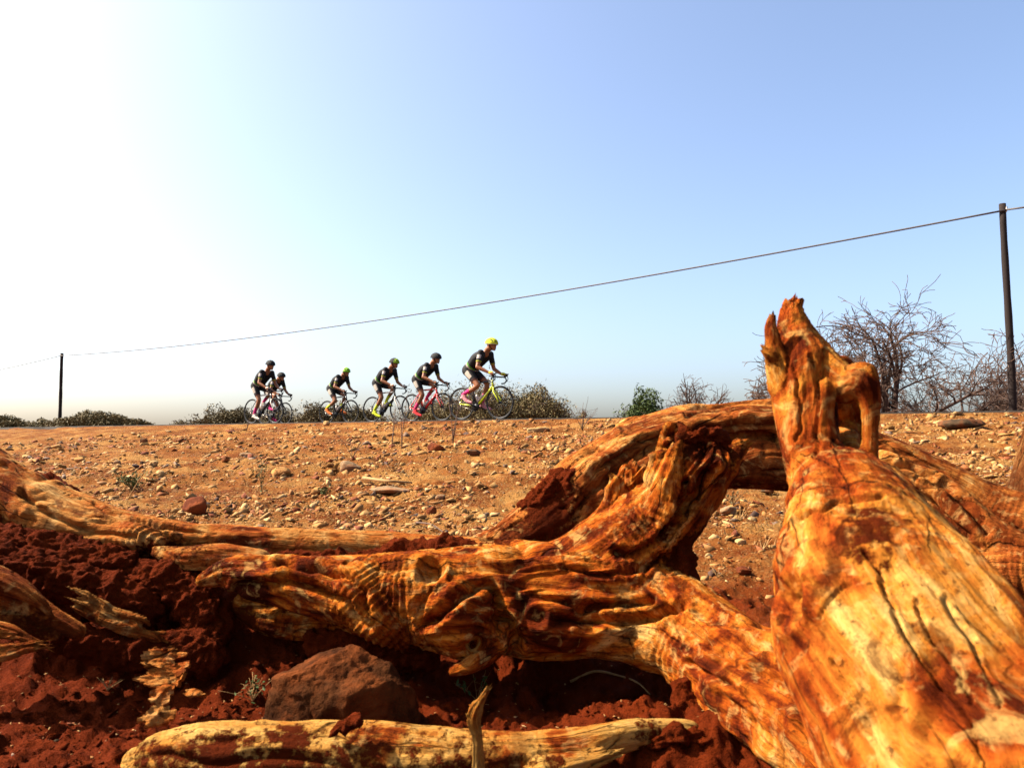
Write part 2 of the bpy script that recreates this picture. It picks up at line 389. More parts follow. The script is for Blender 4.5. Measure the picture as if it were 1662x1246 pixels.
TH, RR = np.meshgrid(th, rr, indexing='ij'); gx = (RR*np.sin(TH)).ravel(); gy = (RR*np.cos(TH)).ravel()
GV = np.stack([gx, gy, gz(gx, gy)], 1); nr = len(rr); nth = len(th)
i, j = np.meshgrid(np.arange(nth), np.arange(nr-1), indexing='ij'); i2 = (i+1) % nth
GF = np.stack([i*nr+j, i*nr+j+1, i2*nr+j+1, i2*nr+j], -1).reshape(-1, 4)
gp = np.stack([gx, gy, 0*gx], 1)
grav = ss(2.5, 4.3, gy+.5*fbm(gp*1.1, 41, 3))*1.0
tag(mesh_obj('ground', GV, GF[:, ::-1].copy(), M['ground'], attrs={'gravel': grav}), kind='structure')
# the road: a sheet of asphalt with a worn edge, a step above the gravel
mb = MB(); L = np.arange(-120, 60, .5); wob = .05*vn(np.stack([L*1.3, 0*L, 0*L], 1), 4)+.03*vn(np.stack([L*5, 0*L, 0*L], 1), 5)
rowz = [(.03, -.12), (.0, .0), (-.6, .012), (-3.5, .07), (-6.9, .0), (-7.0, -.12)]; RV = []
for o_, dz in rowz:
    off = o_+wob*(abs(o_) < .1); RV.append(np.stack([E0[0]+RT[0]*L+RN[0]*off, E0[1]+RT[1]*L+RN[1]*off, np.full_like(L, ROAD_Z+dz)], 1))
n = len(L); RF = [[a*n+k, a*n+k+1, (a+1)*n+k+1, (a+1)*n+k] for a in range(len(rowz)-1) for k in range(n-1)]
tag(mesh_obj('road', np.vstack(RV), RF, M['asphalt'], smooth=False), kind='structure')
# ------------------------------------------------------------------ the fallen tree: limbs as chains of (pixel x, pixel y, distance, radius in pixels)
def C(*pts): 
    out = []
    for px, py, d, r in pts: q = P(px, py, d); out.append([*q, r*d/F_PX])
    return np.array(out)
def sculpt(chains, voxel, smooth, part_of, fold=.010, warp=.02, seed=0, wrinkles=(), holes=(), jag=(), crack=.010, along=3.0, around=2.4, lump=.012, calm=None, cuts=(), aux=()):
    V, Fq, S = fuse(chains, voxel, smooth); idx = nearest(V, S); u, c, s, R, ci, uf = grain_of(V, S, idx); N = vnormals(V, Fq)
    if aux:                                                          # swellings share the grain of the limb they belong to
        S2 = S[~np.isin(S[:, 14].astype(int), aux)]; u, c, s, R = grain_of(V, S2, nearest(V, S2))[:4]
    sc = np.clip(R/.10, .25, 1.3); sd_ = seed*10
    big = fbm(V*4.5, sd_+1, 2, .4); w_ = fbm(V*5, sd_+2, 2)*.7
    q = np.stack([u*along+w_, (c+.45*w_)*around, (s+.45*w_)*around], 1)
    rid = .3-1.3*(fbm(q, sd_+3, 2, .45, True)-.25)*ss(-.9, .4, fbm(V*4, sd_+5, 2))   # flowing folds that run along the grain, fading in and out
    q2 = np.stack([u*along*.9+w_*1.2, (c+.5*w_)*around*1.5, (s+.5*w_)*around*1.5], 1)
    n2 = vn(q2, sd_+9); ck = np.clip(1-np.abs(n2)/.07, 0, 1)*ss(.0, .35, vn(V*5.0, sd_+12))   # deep drying cracks
    fib = fbm(np.stack([u*9, c*R*160, s*R*160], 1), sd_+15, 2, .6)
    if calm is not None: sc = sc*np.asarray(calm)[ci]
    disp = sc*(lump*big+fold*(rid-.3)-crack*ck**1.5)+.0012*fib
    for (px, py, d, rad, fr, amp) in wrinkles:
        m = np.exp(-(np.linalg.norm(V-P(px, py, d), axis=1)/rad)**2); disp = disp*(1-.75*np.minimum(m*1.3, 1)); disp += amp*m*np.sin(u*fr+2.2*fbm(V*14, sd_+20, 2)+.7*c)
    for (px, py, d, rad, dep) in holes:
        k = np.linalg.norm(V-P(px, py, d), axis=1)/rad; disp += -dep*np.exp(-k**4)+.25*dep*np.exp(-((k-1.35)/.3)**2)
    if cuts:                                                         # long splits, traced on the side that shows
        rel = V-EYE; yc = rel[:, 1]*cp+rel[:, 2]*sp; zc = -rel[:, 1]*sp+rel[:, 2]*cp; uv = np.stack([CX+F_PX*rel[:, 0]/yc, CY-F_PX*zc/yc], 1)
        front = ss(.0, -.25, (N*nrm(rel)).sum(1))
        for pl_, wpx, dep in cuts:
            q_ = catmull(np.array(pl_, float), 8); q_ = q_+6*np.stack([vn(np.stack([q_[:, 0]*.05, q_[:, 1]*.05, 0*q_[:, 0]], 1), 3), vn(np.stack([q_[:, 0]*.05, q_[:, 1]*.05, 0*q_[:, 0]+9], 1), 4)], 1)
            m_ = (np.abs(uv-q_.mean(0)) < np.ptp(q_, axis=0)/2+40).all(1); k_ = np.where(m_)[0]
            d_ = np.full(len(k_), 1e9)
            for a_, b_ in zip(q_[:-1], q_[1:]):
                ab = b_-a_; t_ = np.clip(((uv[k_]-a_)@ab)/(ab@ab+1e-9), 0, 1); d_ = np.minimum(d_, np.linalg.norm(uv[k_]-a_-t_[:, None]*ab, axis=1))
            disp[k_] += front[k_]*(-dep*np.exp(-(d_/wpx)**2)+.25*dep*np.exp(-((d_-2.4*wpx)/(1.3*wpx))**2))
    V = V+N*disp[:, None]
    for (k, end, ln, amp) in jag:                                  # torn, splintered ends
        m = ci == k; e = ss(1-ln, 1, uf if end else 1-uf)*m
        st = vn(np.stack([c*5, s*5, 0*c+k], 1), 70+k)+.6*vn(np.stack([c*11, s*11, 0*c+k], 1), 90+k)
        V = V+S[idx][:, 4:7]*(1 if end else -1)*(e*amp*st)[:, None]
    grain = np.stack([u, c*np.maximum(R, .03), s*np.maximum(R, .03)], 1)
    return V, Fq, vnormals(V, Fq), part_of[ci], grain, ck, ci, uf
def dirt_shade_field(V, spots, N=None, base=0.0, up=0.0):
    d = base+.16*fbm(V*6, 55, 4)
    for (px, py, dd, rad, a) in spots: d = d+a*np.exp(-(np.linalg.norm(V-P(px, py, dd), axis=1)/rad)**2)
    return d

fallen_tree = empty('fallen_tree', (P(800, 1000, 2.0)[0], 2.0, 0.0))
tag(fallen_tree, 'uprooted weathered orange tree with arching limb and broken stubs lying across the red soil', 'dead tree')
CH = [  # (part, chain)
 ('left_limb', C((-160,720,2.38,85), (-70,775,2.32,74), (40,832,2.26,62), (150,862,2.2,50), (260,872,2.17,33), (380,876,2.15,24), (520,884,2.14,25), (680,896,2.12,30), (800,925,2.06,50))),
 ('left_limb', C((-160,800,2.36,70), (-40,842,2.28,50), (70,858,2.22,36), (160,872,2.16,30), (225,872,2.11,22), (262,882,2.08,12))),
 ('left_limb', C((255,895,2.04,10), (300,905,2.02,20), (350,905,2.02,24), (420,912,2.02,22))),
 ('root_trunk', C((330,940,1.93,12), (380,928,1.93,26), (450,940,1.92,38), (550,958,1.90,54), (640,968,1.89,70), (750,966,1.88,80), (870,972,1.88,88), (980,980,1.86,86), (1080,1004,1.8,80), (1170,1070,1.66,80), (1260,1130,1.5,92), (1370,1220,1.34,108), (1470,1330,1.2,120))),
 ('root_trunk', C((390,985,2.02,18), (450,1000,2.0,30), (540,1005,1.98,34), (640,1010,1.92,40))),
 ('root_trunk', C((590,955,1.86,50), (630,1000,1.84,48), (660,1030,1.84,26))),
 ('root_trunk', C((700,1010,1.82,40), (745,1000,1.80,62), (790,1010,1.79,48), (800,1045,1.77,26), (770,1075,1.74,16), (735,1090,1.72,9))),
 ('root_trunk', C((820,1000,1.82,50), (900,1010,1.80,52), (1010,1020,1.78,50), (1110,1050,1.72,50))),
 ('root_trunk', C((880,930,1.82,30), (980,935,1.80,34), (1060,960,1.78,30), (1115,985,1.76,14))),
 ('broken_stub', C((860,960,1.9,55), (950,930,1.9,72), (1015,890,1.89,72), (1068,845,1.88,64), (1105,800,1.87,58), (1125,770,1.86,58), (1135,752,1.86,56))),
 ('broken_stub', C((1095,840,1.93,36), (1135,790,1.92,40), (1175,748,1.90,26), (1205,728,1.90,8))),
 ('broken_stub', C((1055,860,1.83,30), (1075,810,1.81,26), (1088,765,1.80,20), (1096,738,1.80,12))),
 ('splinter', C((1058,775,1.84,16), (1070,740,1.83,12), (1081,710,1.83,8), (1088,692,1.83,4))),
 ('splinter', C((1100,735,1.86,15), (1112,710,1.87,10), (1120,690,1.88,4))),
 ('small_stub', C((925,915,1.98,44), (975,875,1.97,42), (1003,840,1.96,36), (1021,805,1.95,32), (1032,780,1.95,31))),
 ('small_stub', C((975,850,1.93,16), (992,810,1.92,13), (996,780,1.92,9), (991,768,1.92,4))),
 ('arch_limb', C((760,925,2.06,40), (835,895,2.12,54), (905,845,2.18,68), (965,795,2.26,74), (1040,750,2.34,68), (1140,724,2.4,60), (1260,718,2.42,60), (1380,748,2.42,60), (1480,788,2.38,62), (1570,845,2.32,72), (1650,890,2.26,90), (1760,935,2.2,108))),
 ('arch_limb', C((810,872,2.18,18), (885,812,2.26,24), (950,752,2.34,26), (1015,714,2.42,26), (1100,688,2.5,24), (1190,670,2.54,18), (1280,662,2.54,16), (1380,698,2.5,18))),
 ('arch_limb', C((900,830,2.10,16), (960,765,2.16,22), (1030,722,2.24,22), (1120,698,2.3,20), (1260,690,2.32,22), (1370,712,2.32,20))),
 ('arch_limb', C((985,815,2.14,34), (1050,775,2.22,38), (1150,755,2.3,38), (1270,755,2.32,42), (1350,768,2.34,42))),
 ('arch_limb', C((1430,752,2.26,22), (1510,796,2.22,30), (1590,864,2.14,38), (1680,930,2.06,50))),
 ('lower_root', C((1500,890,2.2,45), (1590,930,2.12,48), (1660,930,2.05,46), (1740,950,2.0,60))),
 ('lower_root', C((1690,925,2.16,80), (1740,1030,2.12,82), (1780,1150,2.08,70))),
 ('grey_bark_stem', C((1660,860,2.28,52), (1672,785,2.3,30), (1686,710,2.32,24), (1708,630,2.34,22), (1738,530,2.36,20))),
]
names = []; 
for nme, _ in CH:
    if nme not in names: names.append(nme)
part_of = np.array([names.index(nme) for nme, _ in CH])
V, Fq, N, part, grain, ck, ci, uf = sculpt([c for _, c in CH], 0.0052, 5, part_of, aux=(7, 8, 17, 18, 19, 20), fold=.014, seed=1, crack=.018, lump=.011, calm=[{'arch_limb': .48, 'left_limb': .5, 'broken_stub': .55, 'small_stub': .55}.get(k, .62) for k, _ in CH],
    wrinkles=[(630,990,1.82,.12,420,.0042), (715,955,1.79,.06,430,.003), (1040,880,1.82,.10,380,.0042), (1120,1050,1.68,.09,330,.003), (1640,860,2.2,.10,420,.0022), (1640,930,2.0,.10,420,.0025), (235,870,2.1,.06,330,.004)],
    cuts=[([(865,965), (930,985), (1000,984), (1060,974)], 5, .020), ([(795,955), (825,1005), (836,1045)], 7, .035), ([(690,1010), (740,972), (795,948)], 7, .035), ([(900,1005), (990,1010), (1050,1000), (1112,985)], 6, .025),
      ([(985,752), (1050,716), (1150,695), (1265,688)], 5, .022), ([(930,835), (975,785), (1040,735), (1120,712), (1260,706)], 5, .022), ([(1120,672), (1190,656), (1262,650)], 4, .012), ([(1425,735), (1500,770), (1560,806), (1600,860)], 5, .02), ([(1420,770), (1500,810), (1570,870)], 5, .02),
      ([(40,800), (90,840), (150,860), (215,868)], 4, .014), ([(150,815), (240,850), (330,868)], 3, .010), ([(1000,900), (1060,880), (1100,830), (1120,780)], 5, .02), ([(1080,870), (1118,820), (1150,770)], 6, .03), ([(1150,1050), (1200,1080), (1260,1100)], 4, .014), ([(1120,1075), (1180,1110), (1230,1150)], 4, .014), ([(450,915), (520,925), (580,950), (600,985)], 5, .02), ([(390,950), (470,945), (540,965), (600,1010)], 6, .025), ([(920,910), (960,930), (1030,925), (1080,905)], 4, .015)],
    holes=[(1022,805,1.90,.022,.03), (1150,705,1.84,.07,.05), (1040,745,1.93,.035,.04), (1108,815,1.80,.028,.02), (700,925,1.80,.03,.03), (955,1000,1.72,.03,.02), (690,985,1.78,.025,.02), (815,1010,1.72,.03,.03), (870,1000,1.72,.025,.022)],
    jag=[(9, 1, .10, .022), (10, 1, .3, .02), (11, 1, .25, .014), (14, 1, .18, .014)])
dirt = dirt_shade_field(V, [(900,808,2.12,.09,.6), (880,840,2.08,.06,.4), (820,905,1.95,.08,.55), (760,905,1.95,.07,.5), (700,905,1.97,.07,.5), (640,905,2.0,.05,.5), (1130,715,1.84,.09,.8), (1180,735,1.86,.07,.5),
     (330,900,2.03,.06,.6), (250,912,2.06,.08,.8), (560,1005,1.9,.13,.5), (420,1010,2.0,.12,.6), (900,885,2.0,.10,.4), (1120,900,1.85,.10,.8), (1100,1090,1.72,.10,.5), (0,860,2.2,.14,.55), (1560,900,2.15,.2,.25), (950,860,1.9,.06,.5)], base=-.02)
mats = {'left_limb': M['wood_limb'], 'arch_limb': M['wood_arch'], 'lower_root': M['wood_arch'], 'grey_bark_stem': M['wood_brown']}
split_parts(V, Fq, N, part, names, [mats.get(k, M['wood']) for k in names], fallen_tree, {'grain': grain, 'dirt': dirt})

# the leaning stump close to the camera
stump = empty('dead_stump', (P(1560, 1200, .8)[0], .8, 0.0))
tag(stump, 'tall jagged golden dead stump with a dark hollow, nearest the camera at right', 'dead stump')
TH_ = [
 ('trunk', C((1292,520,1.17,20), (1294,550,1.16,34), (1302,592,1.15,52), (1302,640,1.13,48), (1304,695,1.11,42), (1320,750,1.09,46), (1352,790,1.06,80), (1378,835,1.02,102), (1398,890,.98,128), (1415,955,.94,160), (1440,1025,.89,180), (1502,1115,.83,200), (1585,1220,.77,216), (1690,1350,.70,240), (1720,1640,.62,235))),
 ('trunk', C((1340,790,1.0,40), (1330,850,.95,52), (1315,920,.91,58), (1322,1000,.87,62), (1365,1080,.84,60), (1430,1180,.80,50))),
 ('trunk', C((1435,785,1.05,30), (1480,850,1.0,38), (1545,912,.95,40), (1570,985,.90,46), (1595,1080,.86,46), (1640,1190,.82,38), (1700,1330,.78,36))),
 ('trunk', C((1350,610,1.22,36), (1368,660,1.31,42), (1375,710,1.31,42), (1385,775,1.20,46), (1400,805,1.12,50))),
 ('trunk', C((1322,915,.88,44), (1345,975,.845,58), (1375,1040,.82,52), (1420,1110,.80,44))),
 ('trunk', C((1312,600,1.20,34), (1316,660,1.22,38), (1322,720,1.22,40), (1345,780,1.17,52))),  # hidden wall added behind the trunk to keep sun out of the hollow
 ('trunk', C((1340,630,1.09,16), (1336,690,1.075,18), (1348,745,1.06,20), (1375,785,1.03,26))),  # lip added to throw shadow into the hollow
 ('trunk', C((1330,585,1.13,28), (1355,612,1.11,30), (1378,628,1.09,26))),
 ('burl', C((1372,632,1.09,24), (1396,622,1.07,25), (1411,655,1.065,15), (1411,695,1.06,12), (1410,728,1.055,14), (1402,760,1.05,22), (1375,790,1.04,34))),
 ('burl', C((1388,608,1.08,17), (1402,606,1.07,17), (1409,622,1.065,14))),
 ('broken_tip', C((1290,548,1.16,28), (1286,525,1.165,24), (1285,508,1.17,19), (1287,501,1.17,15))),
 ('broken_tip', C((1275,625,1.13,28), (1263,595,1.13,20), (1256,562,1.13,14), (1252,535,1.13,11), (1252,520,1.13,8))),
 ('broken_tip', C((1262,590,1.13,14), (1248,578,1.12,9), (1241,572,1.12,5))),
]
names = ['trunk', 'burl', 'broken_tip']; part_of = np.array([names.index(k) for k, _ in TH_])
V, Fq, N, part, grain, ck, ci, uf = sculpt([c for _, c in TH_], .0036, 6, part_of, aux=(1, 2, 4), fold=.0075, seed=4, crack=.005, lump=.010, along=3.0, around=1.9,
    wrinkles=[(1330,800,1.0,.10,300,.0015)],
    jag=[(len(TH_)-3, 1, .7, .010), (len(TH_)-2, 1, .4, .010), (len(TH_)-1, 1, .6, .008)],
    cuts=[([(1400,890), (1432,935), (1448,985), (1475,1040), (1520,1100), (1562,1165), (1590,1260)], 2.9, 0.0086), ([(1485,960), (1502,1010), (1545,1062), (1572,1125)], 2.9, 0.0072), ([(1345,1070), (1362,1115), (1400,1195)], 2.9, 0.0086), ([(1262,958), (1298,938), (1335,946)], 2.9, 0.0072), ([(1290,840), (1360,815), (1430,805)], 2.9, 0.0050), ([(1540,960), (1590,1040), (1620,1130)], 3.6, 0.0058), ([(1330,1000), (1360,960), (1400,940)], 2.9, 0.0036), ([(1285,600), (1300,660), (1296,720)], 2.2, 0.0058), ([(1318,580), (1330,650), (1322,740)], 2.2, 0.0058)],
    holes=[(1385,1080,.69,.024,.03), (1345,1090,.70,.020,.02), (1440,900,.86,.030,.010), (1250,965,.86,.03,.02)])
dirt = dirt_shade_field(V, [(1420,875,.88,.045,.75), (1465,870,.9,.03,.5), (1520,880,.93,.045,.6), (1540,910,.9,.03,.5), (1415,910,.84,.025,.5), (1290,640,1.1,.04,.25), (1372,700,1.18,.05,.35), (1258,1000,.87,.016,.35), (1272,1055,.85,.016,.35), (1300,1110,.82,.018,.35), (1345,1170,.79,.02,.35)], base=-.02)  # last spots, down the left flank, are shade painted in soil colour
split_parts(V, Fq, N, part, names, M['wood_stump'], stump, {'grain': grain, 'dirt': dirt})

# smaller loose wood, each a thing of its own
def wood_piece(name, label, cat, chains, mat, voxel=.004, smooth=4, seed=1, dirts=(), fold=.007, crack=.006, jag=(), wr=(), base=-.05, lump=.006, parts=None):
    pn = parts or [name]*len(chains)
    if parts:
        root = empty(name, (chains[0][len(chains[0])//2, 0], chains[0][len(chains[0])//2, 1], 0)); tag(root, label, cat); nm = list(dict.fromkeys(parts))
    else: root = None; nm = [name]
    po = np.array([nm.index(k) for k in pn])
    V, Fq, N, part, grain, ck, ci, uf = sculpt(chains, voxel, smooth, po, fold=fold, seed=seed, crack=crack, jag=jag, wrinkles=wr, lump=lump)
    os_ = split_parts(V, Fq, N, part, nm, mat, root, {'grain': grain, 'dirt': dirt_shade_field(V, dirts, base=base)})
    if root is None: tag(os_[0], label, cat)
wood_piece('fallen_log', 'pale yellow log with peeling red bark lying along the bottom edge', 'log',
    [C((222,1236,1.46,22), (255,1234,1.46,40), (330,1232,1.46,54), (450,1230,1.45,58), (560,1232,1.45,56), (680,1236,1.44,53), (800,1232,1.43,44), (880,1226,1.43,38), (950,1212,1.44,32), (1010,1196,1.46,25), (1070,1186,1.48,20), (1120,1184,1.49,16)),
     C((880,1250,1.40,34), (930,1240,1.40,24), (975,1228,1.40,12)), C((950,1200,1.46,20), (1040,1178,1.49,14))], M['wood_pale'], seed=6, jag=[(1, 1, .3, .03)],
    dirts=[(290,1245,1.42,.09,.5), (450,1262,1.41,.10,.8), (620,1265,1.41,.12,.7), (780,1262,1.4,.1,.6), (1060,1195,1.46,.05,.6), (900,1240,1.38,.03,.5), (360,1215,1.41,.03,.45), (480,1205,1.42,.03,.35), (230,1240,1.43,.05,.4)], parts=['stem', 'split_end', 'stem'])
wood_piece('snapped_branch', 'thin pale snapped branch standing upright in front of the bottom log', 'branch',
    [C((776,1420,1.3,14), (775,1300,1.3,12), (778,1240,1.3,11), (776,1195,1.3,9), (769,1168,1.3,12), (773,1150,1.3,12), (781,1137,1.3,8), (790,1122,1.3,6)), C((770,1170,1.3,10), (759,1159,1.295,4)), C((775,1152,1.3,8), (765,1146,1.3,5))], M['wood_pale'], voxel=.0022, smooth=2, seed=8, fold=.008, crack=.006, lump=.012, jag=[(0,1,.06,.012)])
wood_piece('grey_root', 'brown-grey root end jutting in from the left edge above the dark hollow', 'root',
    [C((-120,935,1.80,46), (-40,946,1.80,40), (20,966,1.79,32), (75,1000,1.78,22), (125,1026,1.77,12)), C((-60,990,1.76,30), (20,1012,1.75,16), (90,1035,1.75,8)), C((-60,930,1.76,16), (10,948,1.75,17), (60,975,1.74,12), (85,1000,1.74,6))], M['wood_arch'], seed=10, dirts=[(60,1030,1.74,.07,.5), (-20,1030,1.72,.08,.5)], fold=.02, crack=.02, lump=.014)
wood_piece('rotten_wood_strip', 'ragged pale strip of rotten wood half buried in the red soil bank', 'wood',
    [C(*[(105+26*a_+random.uniform(-14,14)-v*2.2, 964+11.5*a_+v*3.6+random.uniform(-2.5,2.5), 1.862-.003*v+random.uniform(-.006,.006), r_*random.uniform(.6,1.3)) for a_, r_ in zip((k, k+1.1, k+2.1, k+2.8), (2, 5, 5, 2))]) for k, v in ((0,-3),(.6,-1),(0,1.5),(1.2,-3.2),(1.5,.5),(1.0,3),(2.4,-2.6),(2.6,0),(2.2,2.6),(3.3,-1.5),(3.4,1.2),(3.0,3.0))], M['wood_limb'], seed=12, crack=.01, fold=.008, voxel=.003, smooth=1, lump=.006, dirts=[(240,1035,1.82,.04,.5), (170,1005,1.8,.03,.3)])
for k, (label, ch) in enumerate([
    ('bleached splinter at the left edge beneath the grey root, upper one', [C((-40,1012,1.68,12), (10,1022,1.68,11), (50,1038,1.68,7), (66,1046,1.68,3)), C((-30,1026,1.67,6), (30,1034,1.67,5), (58,1044,1.67,3))]),
    ('bleached splinter at the left edge beneath the grey root, lower one', [C((-40,1066,1.66,9), (10,1062,1.66,9), (44,1052,1.66,6), (66,1050,1.66,3)), C((-20,1052,1.66,5), (30,1048,1.66,5), (52,1044,1.66,3))])]):
    wood_piece('wood_splinter', label, 'splinter', ch, M['wood_limb'], voxel=.0025, smooth=1, seed=14+k, fold=.010, crack=.008, lump=.008, jag=[(0,1,.4,.03),(1,1,.5,.03)], dirts=[(20,1055,1.64,.04,.4)])
def plate(name, c, wpx, hpx, seed, mat, parent=None, tilt=.9, rz=0.0, ribs=0.0, off=(0, 0, 0)):
    """a torn flake of bark: jagged outline, real thickness, curled"""
    p0 = P(*c); k = c[2]/F_PX; n, m = 56, 9; th_ = np.arange(n)*2*math.pi/n; r_ = np.random.default_rng(seed)
    R_ = 1+.30*vn(np.stack([np.cos(th_)*2.2, np.sin(th_)*2.2, 0*th_+seed], 1), seed)+.16*vn(np.stack([np.cos(th_)*6, np.sin(th_)*6, 0*th_+seed], 1), seed+1)
    rho = np.linspace(.02, 1, m)[None, :]*R_[:, None]; x = rho*np.cos(th_)[:, None]*wpx*k/2; y = rho*np.sin(th_)[:, None]*hpx*k/2
    q = np.stack([x.ravel()*40, y.ravel()*40, 0*x.ravel()+seed], 1); z = (.006*fbm(q, seed+2, 3)).reshape(x.shape)+(x*x-y*y)*2.0*r_.uniform(.3, 1)+ribs*np.sin(y*620+2*vn(q*.8, 5).reshape(x.shape))
    top = np.stack([x, y, z+.004], -1).reshape(-1, 3); bot = np.stack([x, y, z-.005], -1).reshape(-1, 3); V = np.vstack([top, bot]); N0 = n*m
    F_ = [[a_*m+b_, ((a_+1) % n)*m+b_, ((a_+1) % n)*m+b_+1, a_*m+b_+1] for a_ in range(n) for b_ in range(m-1)]; F_ = [f[::-1] for f in F_]+[[N0+i_ for i_ in f] for f in F_]
    F_ += [[a_*m+m-1, ((a_+1) % n)*m+m-1, N0+((a_+1) % n)*m+m-1, N0+a_*m+m-1] for a_ in range(n)]; F_ += [[a_*m for a_ in range(n)], [N0+a_*m for a_ in range(n)][::-1]]
    gr = np.stack([V[:, 0], V[:, 1], V[:, 2]], 1); M3 = np.array(Euler((tilt, 0, rz)).to_matrix()); V = V@M3.T+np.array(off)
    o = mesh_obj(name, V, F_, mat, parent, True, {'grain': gr+seed, 'dirt': .12+.25*fbm(V*20+seed, seed, 3)}); o.data.set_sharp_from_angle(angle=.9)
    if parent is None: o.location = tuple(p0)
    return o, p0
chunk = empty('bark_chunk', P(264, 1080, 1.70)); tag(chunk, 'ridged cream bark chunk on the soil left of the brown rock', 'bark')
for k, (a_, b_, wx, hx, tl, rz_) in enumerate(((262,1066,66,34,1.0,.15), (268,1086,74,36,.9,-.1), (256,1100,60,26,.8,.1), (290,1098,30,26,1.0,-.6))):
    plate('bark_plate', (264,1080,1.70), wx, hx, 40+k, M['wood_limb'], chunk, tl, rz_, .0009, P(a_, b_, 1.71-.008*k)-P(264, 1080, 1.70))
for k, (label, c, wx, hx, rz_) in enumerate((('small orange bark flake just below the cream bark chunk', (266,1124,1.66), 34, 36, .3), ('hooked orange bark flake touching the left end of the log', (254,1162,1.57), 50, 30, .6), ('thin curled bark sliver between bark flakes and brown rock', (318,1126,1.66), 38, 12, -.25))):
    o, _ = plate('bark_flake', c, wx, hx, 60+k, M['wood_limb'], None, .8, rz_); tag(o, label, 'bark')
# thin dry roots and sticks
def stick(name, label, cat, pts, mat, r=.003):
    q = catmull(np.array(pts), 6); mb = MB(); mb.tube(q, np.linspace(r, r*.45, len(q)), 6); tag(mb.build(name, mat), label, cat)
def on_ground(px, py, h=0.0): q, d = ground_hit(px, py); return np.array([q[0], q[1], gz(q[0], q[1])[0]+h])
stick('thin_root', 'pale thread-like root curving over the lit soil under the trunk', 'root', [on_ground(a, b, .006) for a, b in ((925,1078), (965,1086), (1005,1096), (1035,1112), (1055,1126))], M['dry'], .0035)
stick('dry_twig', 'dark forked dry twig on the gravel behind the trunk', 'twig', [on_ground(676,852,.02), on_ground(700,858,.03), on_ground(722,866,.01)], M['twig'], .006)
stick('dry_twig', 'long straight dry twig leaning above the green tuft', 'twig', [on_ground(207,812,.0), P(222,785,on_ground(207,812)[1]-.05), P(240,756,on_ground(207,812)[1]-.1)], M['dry'], .006)
stick('dry_twig', 'short pale stick lying across the flat slab', 'twig', [on_ground(590,782,.03), on_ground(630,790,.05), on_ground(668,784,.03)], M['dry'], .018)

# soil that clings to the wood and lies in heaps: lumpy crusts
def crust(pts, seed, parent=None, name='soil_crust', amp=.016):
    V, Fq, S = fuse(pts, .006, 2); N = vnormals(V, Fq)
    V = V+N*(-amp*.6*fbm(V*17+.3*fbm(V*20, seed+3, 2)[:, None], seed, 4, .6, True)+.006*fbm(V*75, seed+5, 3))[:, None]
    return mesh_obj(name, V, Fq, M['soil'])
for k, (label, ch) in enumerate([
    ('dark red soil packed along the crack of the trunk', [C((360,898,2.06,10), (460,902,2.04,12), (560,905,2.0,15), (640,900,1.98,20), (720,895,1.95,26), (790,905,1.93,30), (850,905,1.95,22))]),
    ('red soil crust on the rising slope of the arching limb', [C((862,825,2.12,26), (900,800,2.14,34), (940,775,2.18,26))]),
    ('red soil heaped in the torn top of the tall stub', [C((1110,712,1.82,14), (1145,706,1.82,18), (1178,716,1.84,15))]),
    ('dark soil hanging below the tall stub beside the gap', [C((1095,905,1.84,30), (1105,950,1.82,36), (1110,1000,1.85,40), (1150,1010,1.9,30))]),
    ('small red soil lump resting on the bottom log', [C((545,1186,1.40,14), (560,1180,1.40,18), (578,1178,1.40,13))]),
    ('soil heaped over the right end of the bottom log', [C((1060,1206,1.45,16), (1105,1196,1.46,22), (1150,1205,1.47,26))]),
    ('soil clump wedged between the trunk and the lower right limb', [C((1105,1120,1.6,22), (1118,1140,1.58,30), (1140,1165,1.55,28))]),
    ('dark soil bank sagging under the grey root at left', [C((100,1040,1.84,24), (170,1050,1.86,34), (235,1060,1.88,36), (330,1060,1.92,44))]),
    ('red soil heap packed under the left limb near the picture edge', [C((-60,890,2.14,50), (40,905,2.10,50), (130,915,2.08,44), (200,925,2.06,36))]),
    ('red soil lump bulging left of the trunk end', [C((210,950,2.04,34), (270,945,2.02,40), (320,975,2.0,42), (340,1020,1.98,40))]),
    ('broad dark soil face above the rotten strip', [C((-40,900,2.0,30), (60,930,1.98,34), (150,955,1.98,36), (230,985,1.97,38))]),
    ('soil clods under the wrinkled bulge of the trunk', [C((520,1040,1.94,30), (600,1050,1.92,36), (690,1060,1.90,34))])]):
    tag(crust(ch, 100+k*7, name='soil_clump'), label, 'soil')

# ------------------------------------------------------------------ rocks, stones, gravel and clods
def ico(sub):
    bm = bmesh.new(); bmesh.ops.create_icosphere(bm, subdivisions=sub, radius=1.0)
    V = np.array([v.co[:] for v in bm.verts]); Fs = np.array([[v.index for v in f.verts] for f in bm.faces]); bm.free(); return V, Fs
ICO = {k: ico(k) for k in (1, 2, 3, 5)}
def rock(name, loc, dims, mat, seed, planes=9, sub=3, rz=0.0, rough=.05):
    r = np.random.default_rng(seed); V, Fs = ICO[sub]; V = V.copy(); 
    for k in range(planes):
        n = nrm(r.normal(size=3)); h = r.uniform(.55, .85); d = V@n; V = V-np.outer(np.maximum(d-h, 0), n)*.93
    V = V+nrm(V)*(rough*2*fbm(V*1.6+seed, seed, 3)+rough*fbm(V*6+seed, seed+1, 3))[:, None]
    V = V*np.array(dims)/2; c, s = math.cos(rz), math.sin(rz); V = V@np.array([[c, s, 0], [-s, c, 0], [0, 0, 1]])
    o = mesh_obj(name, V, Fs, mat); o.location = tuple(loc); return o
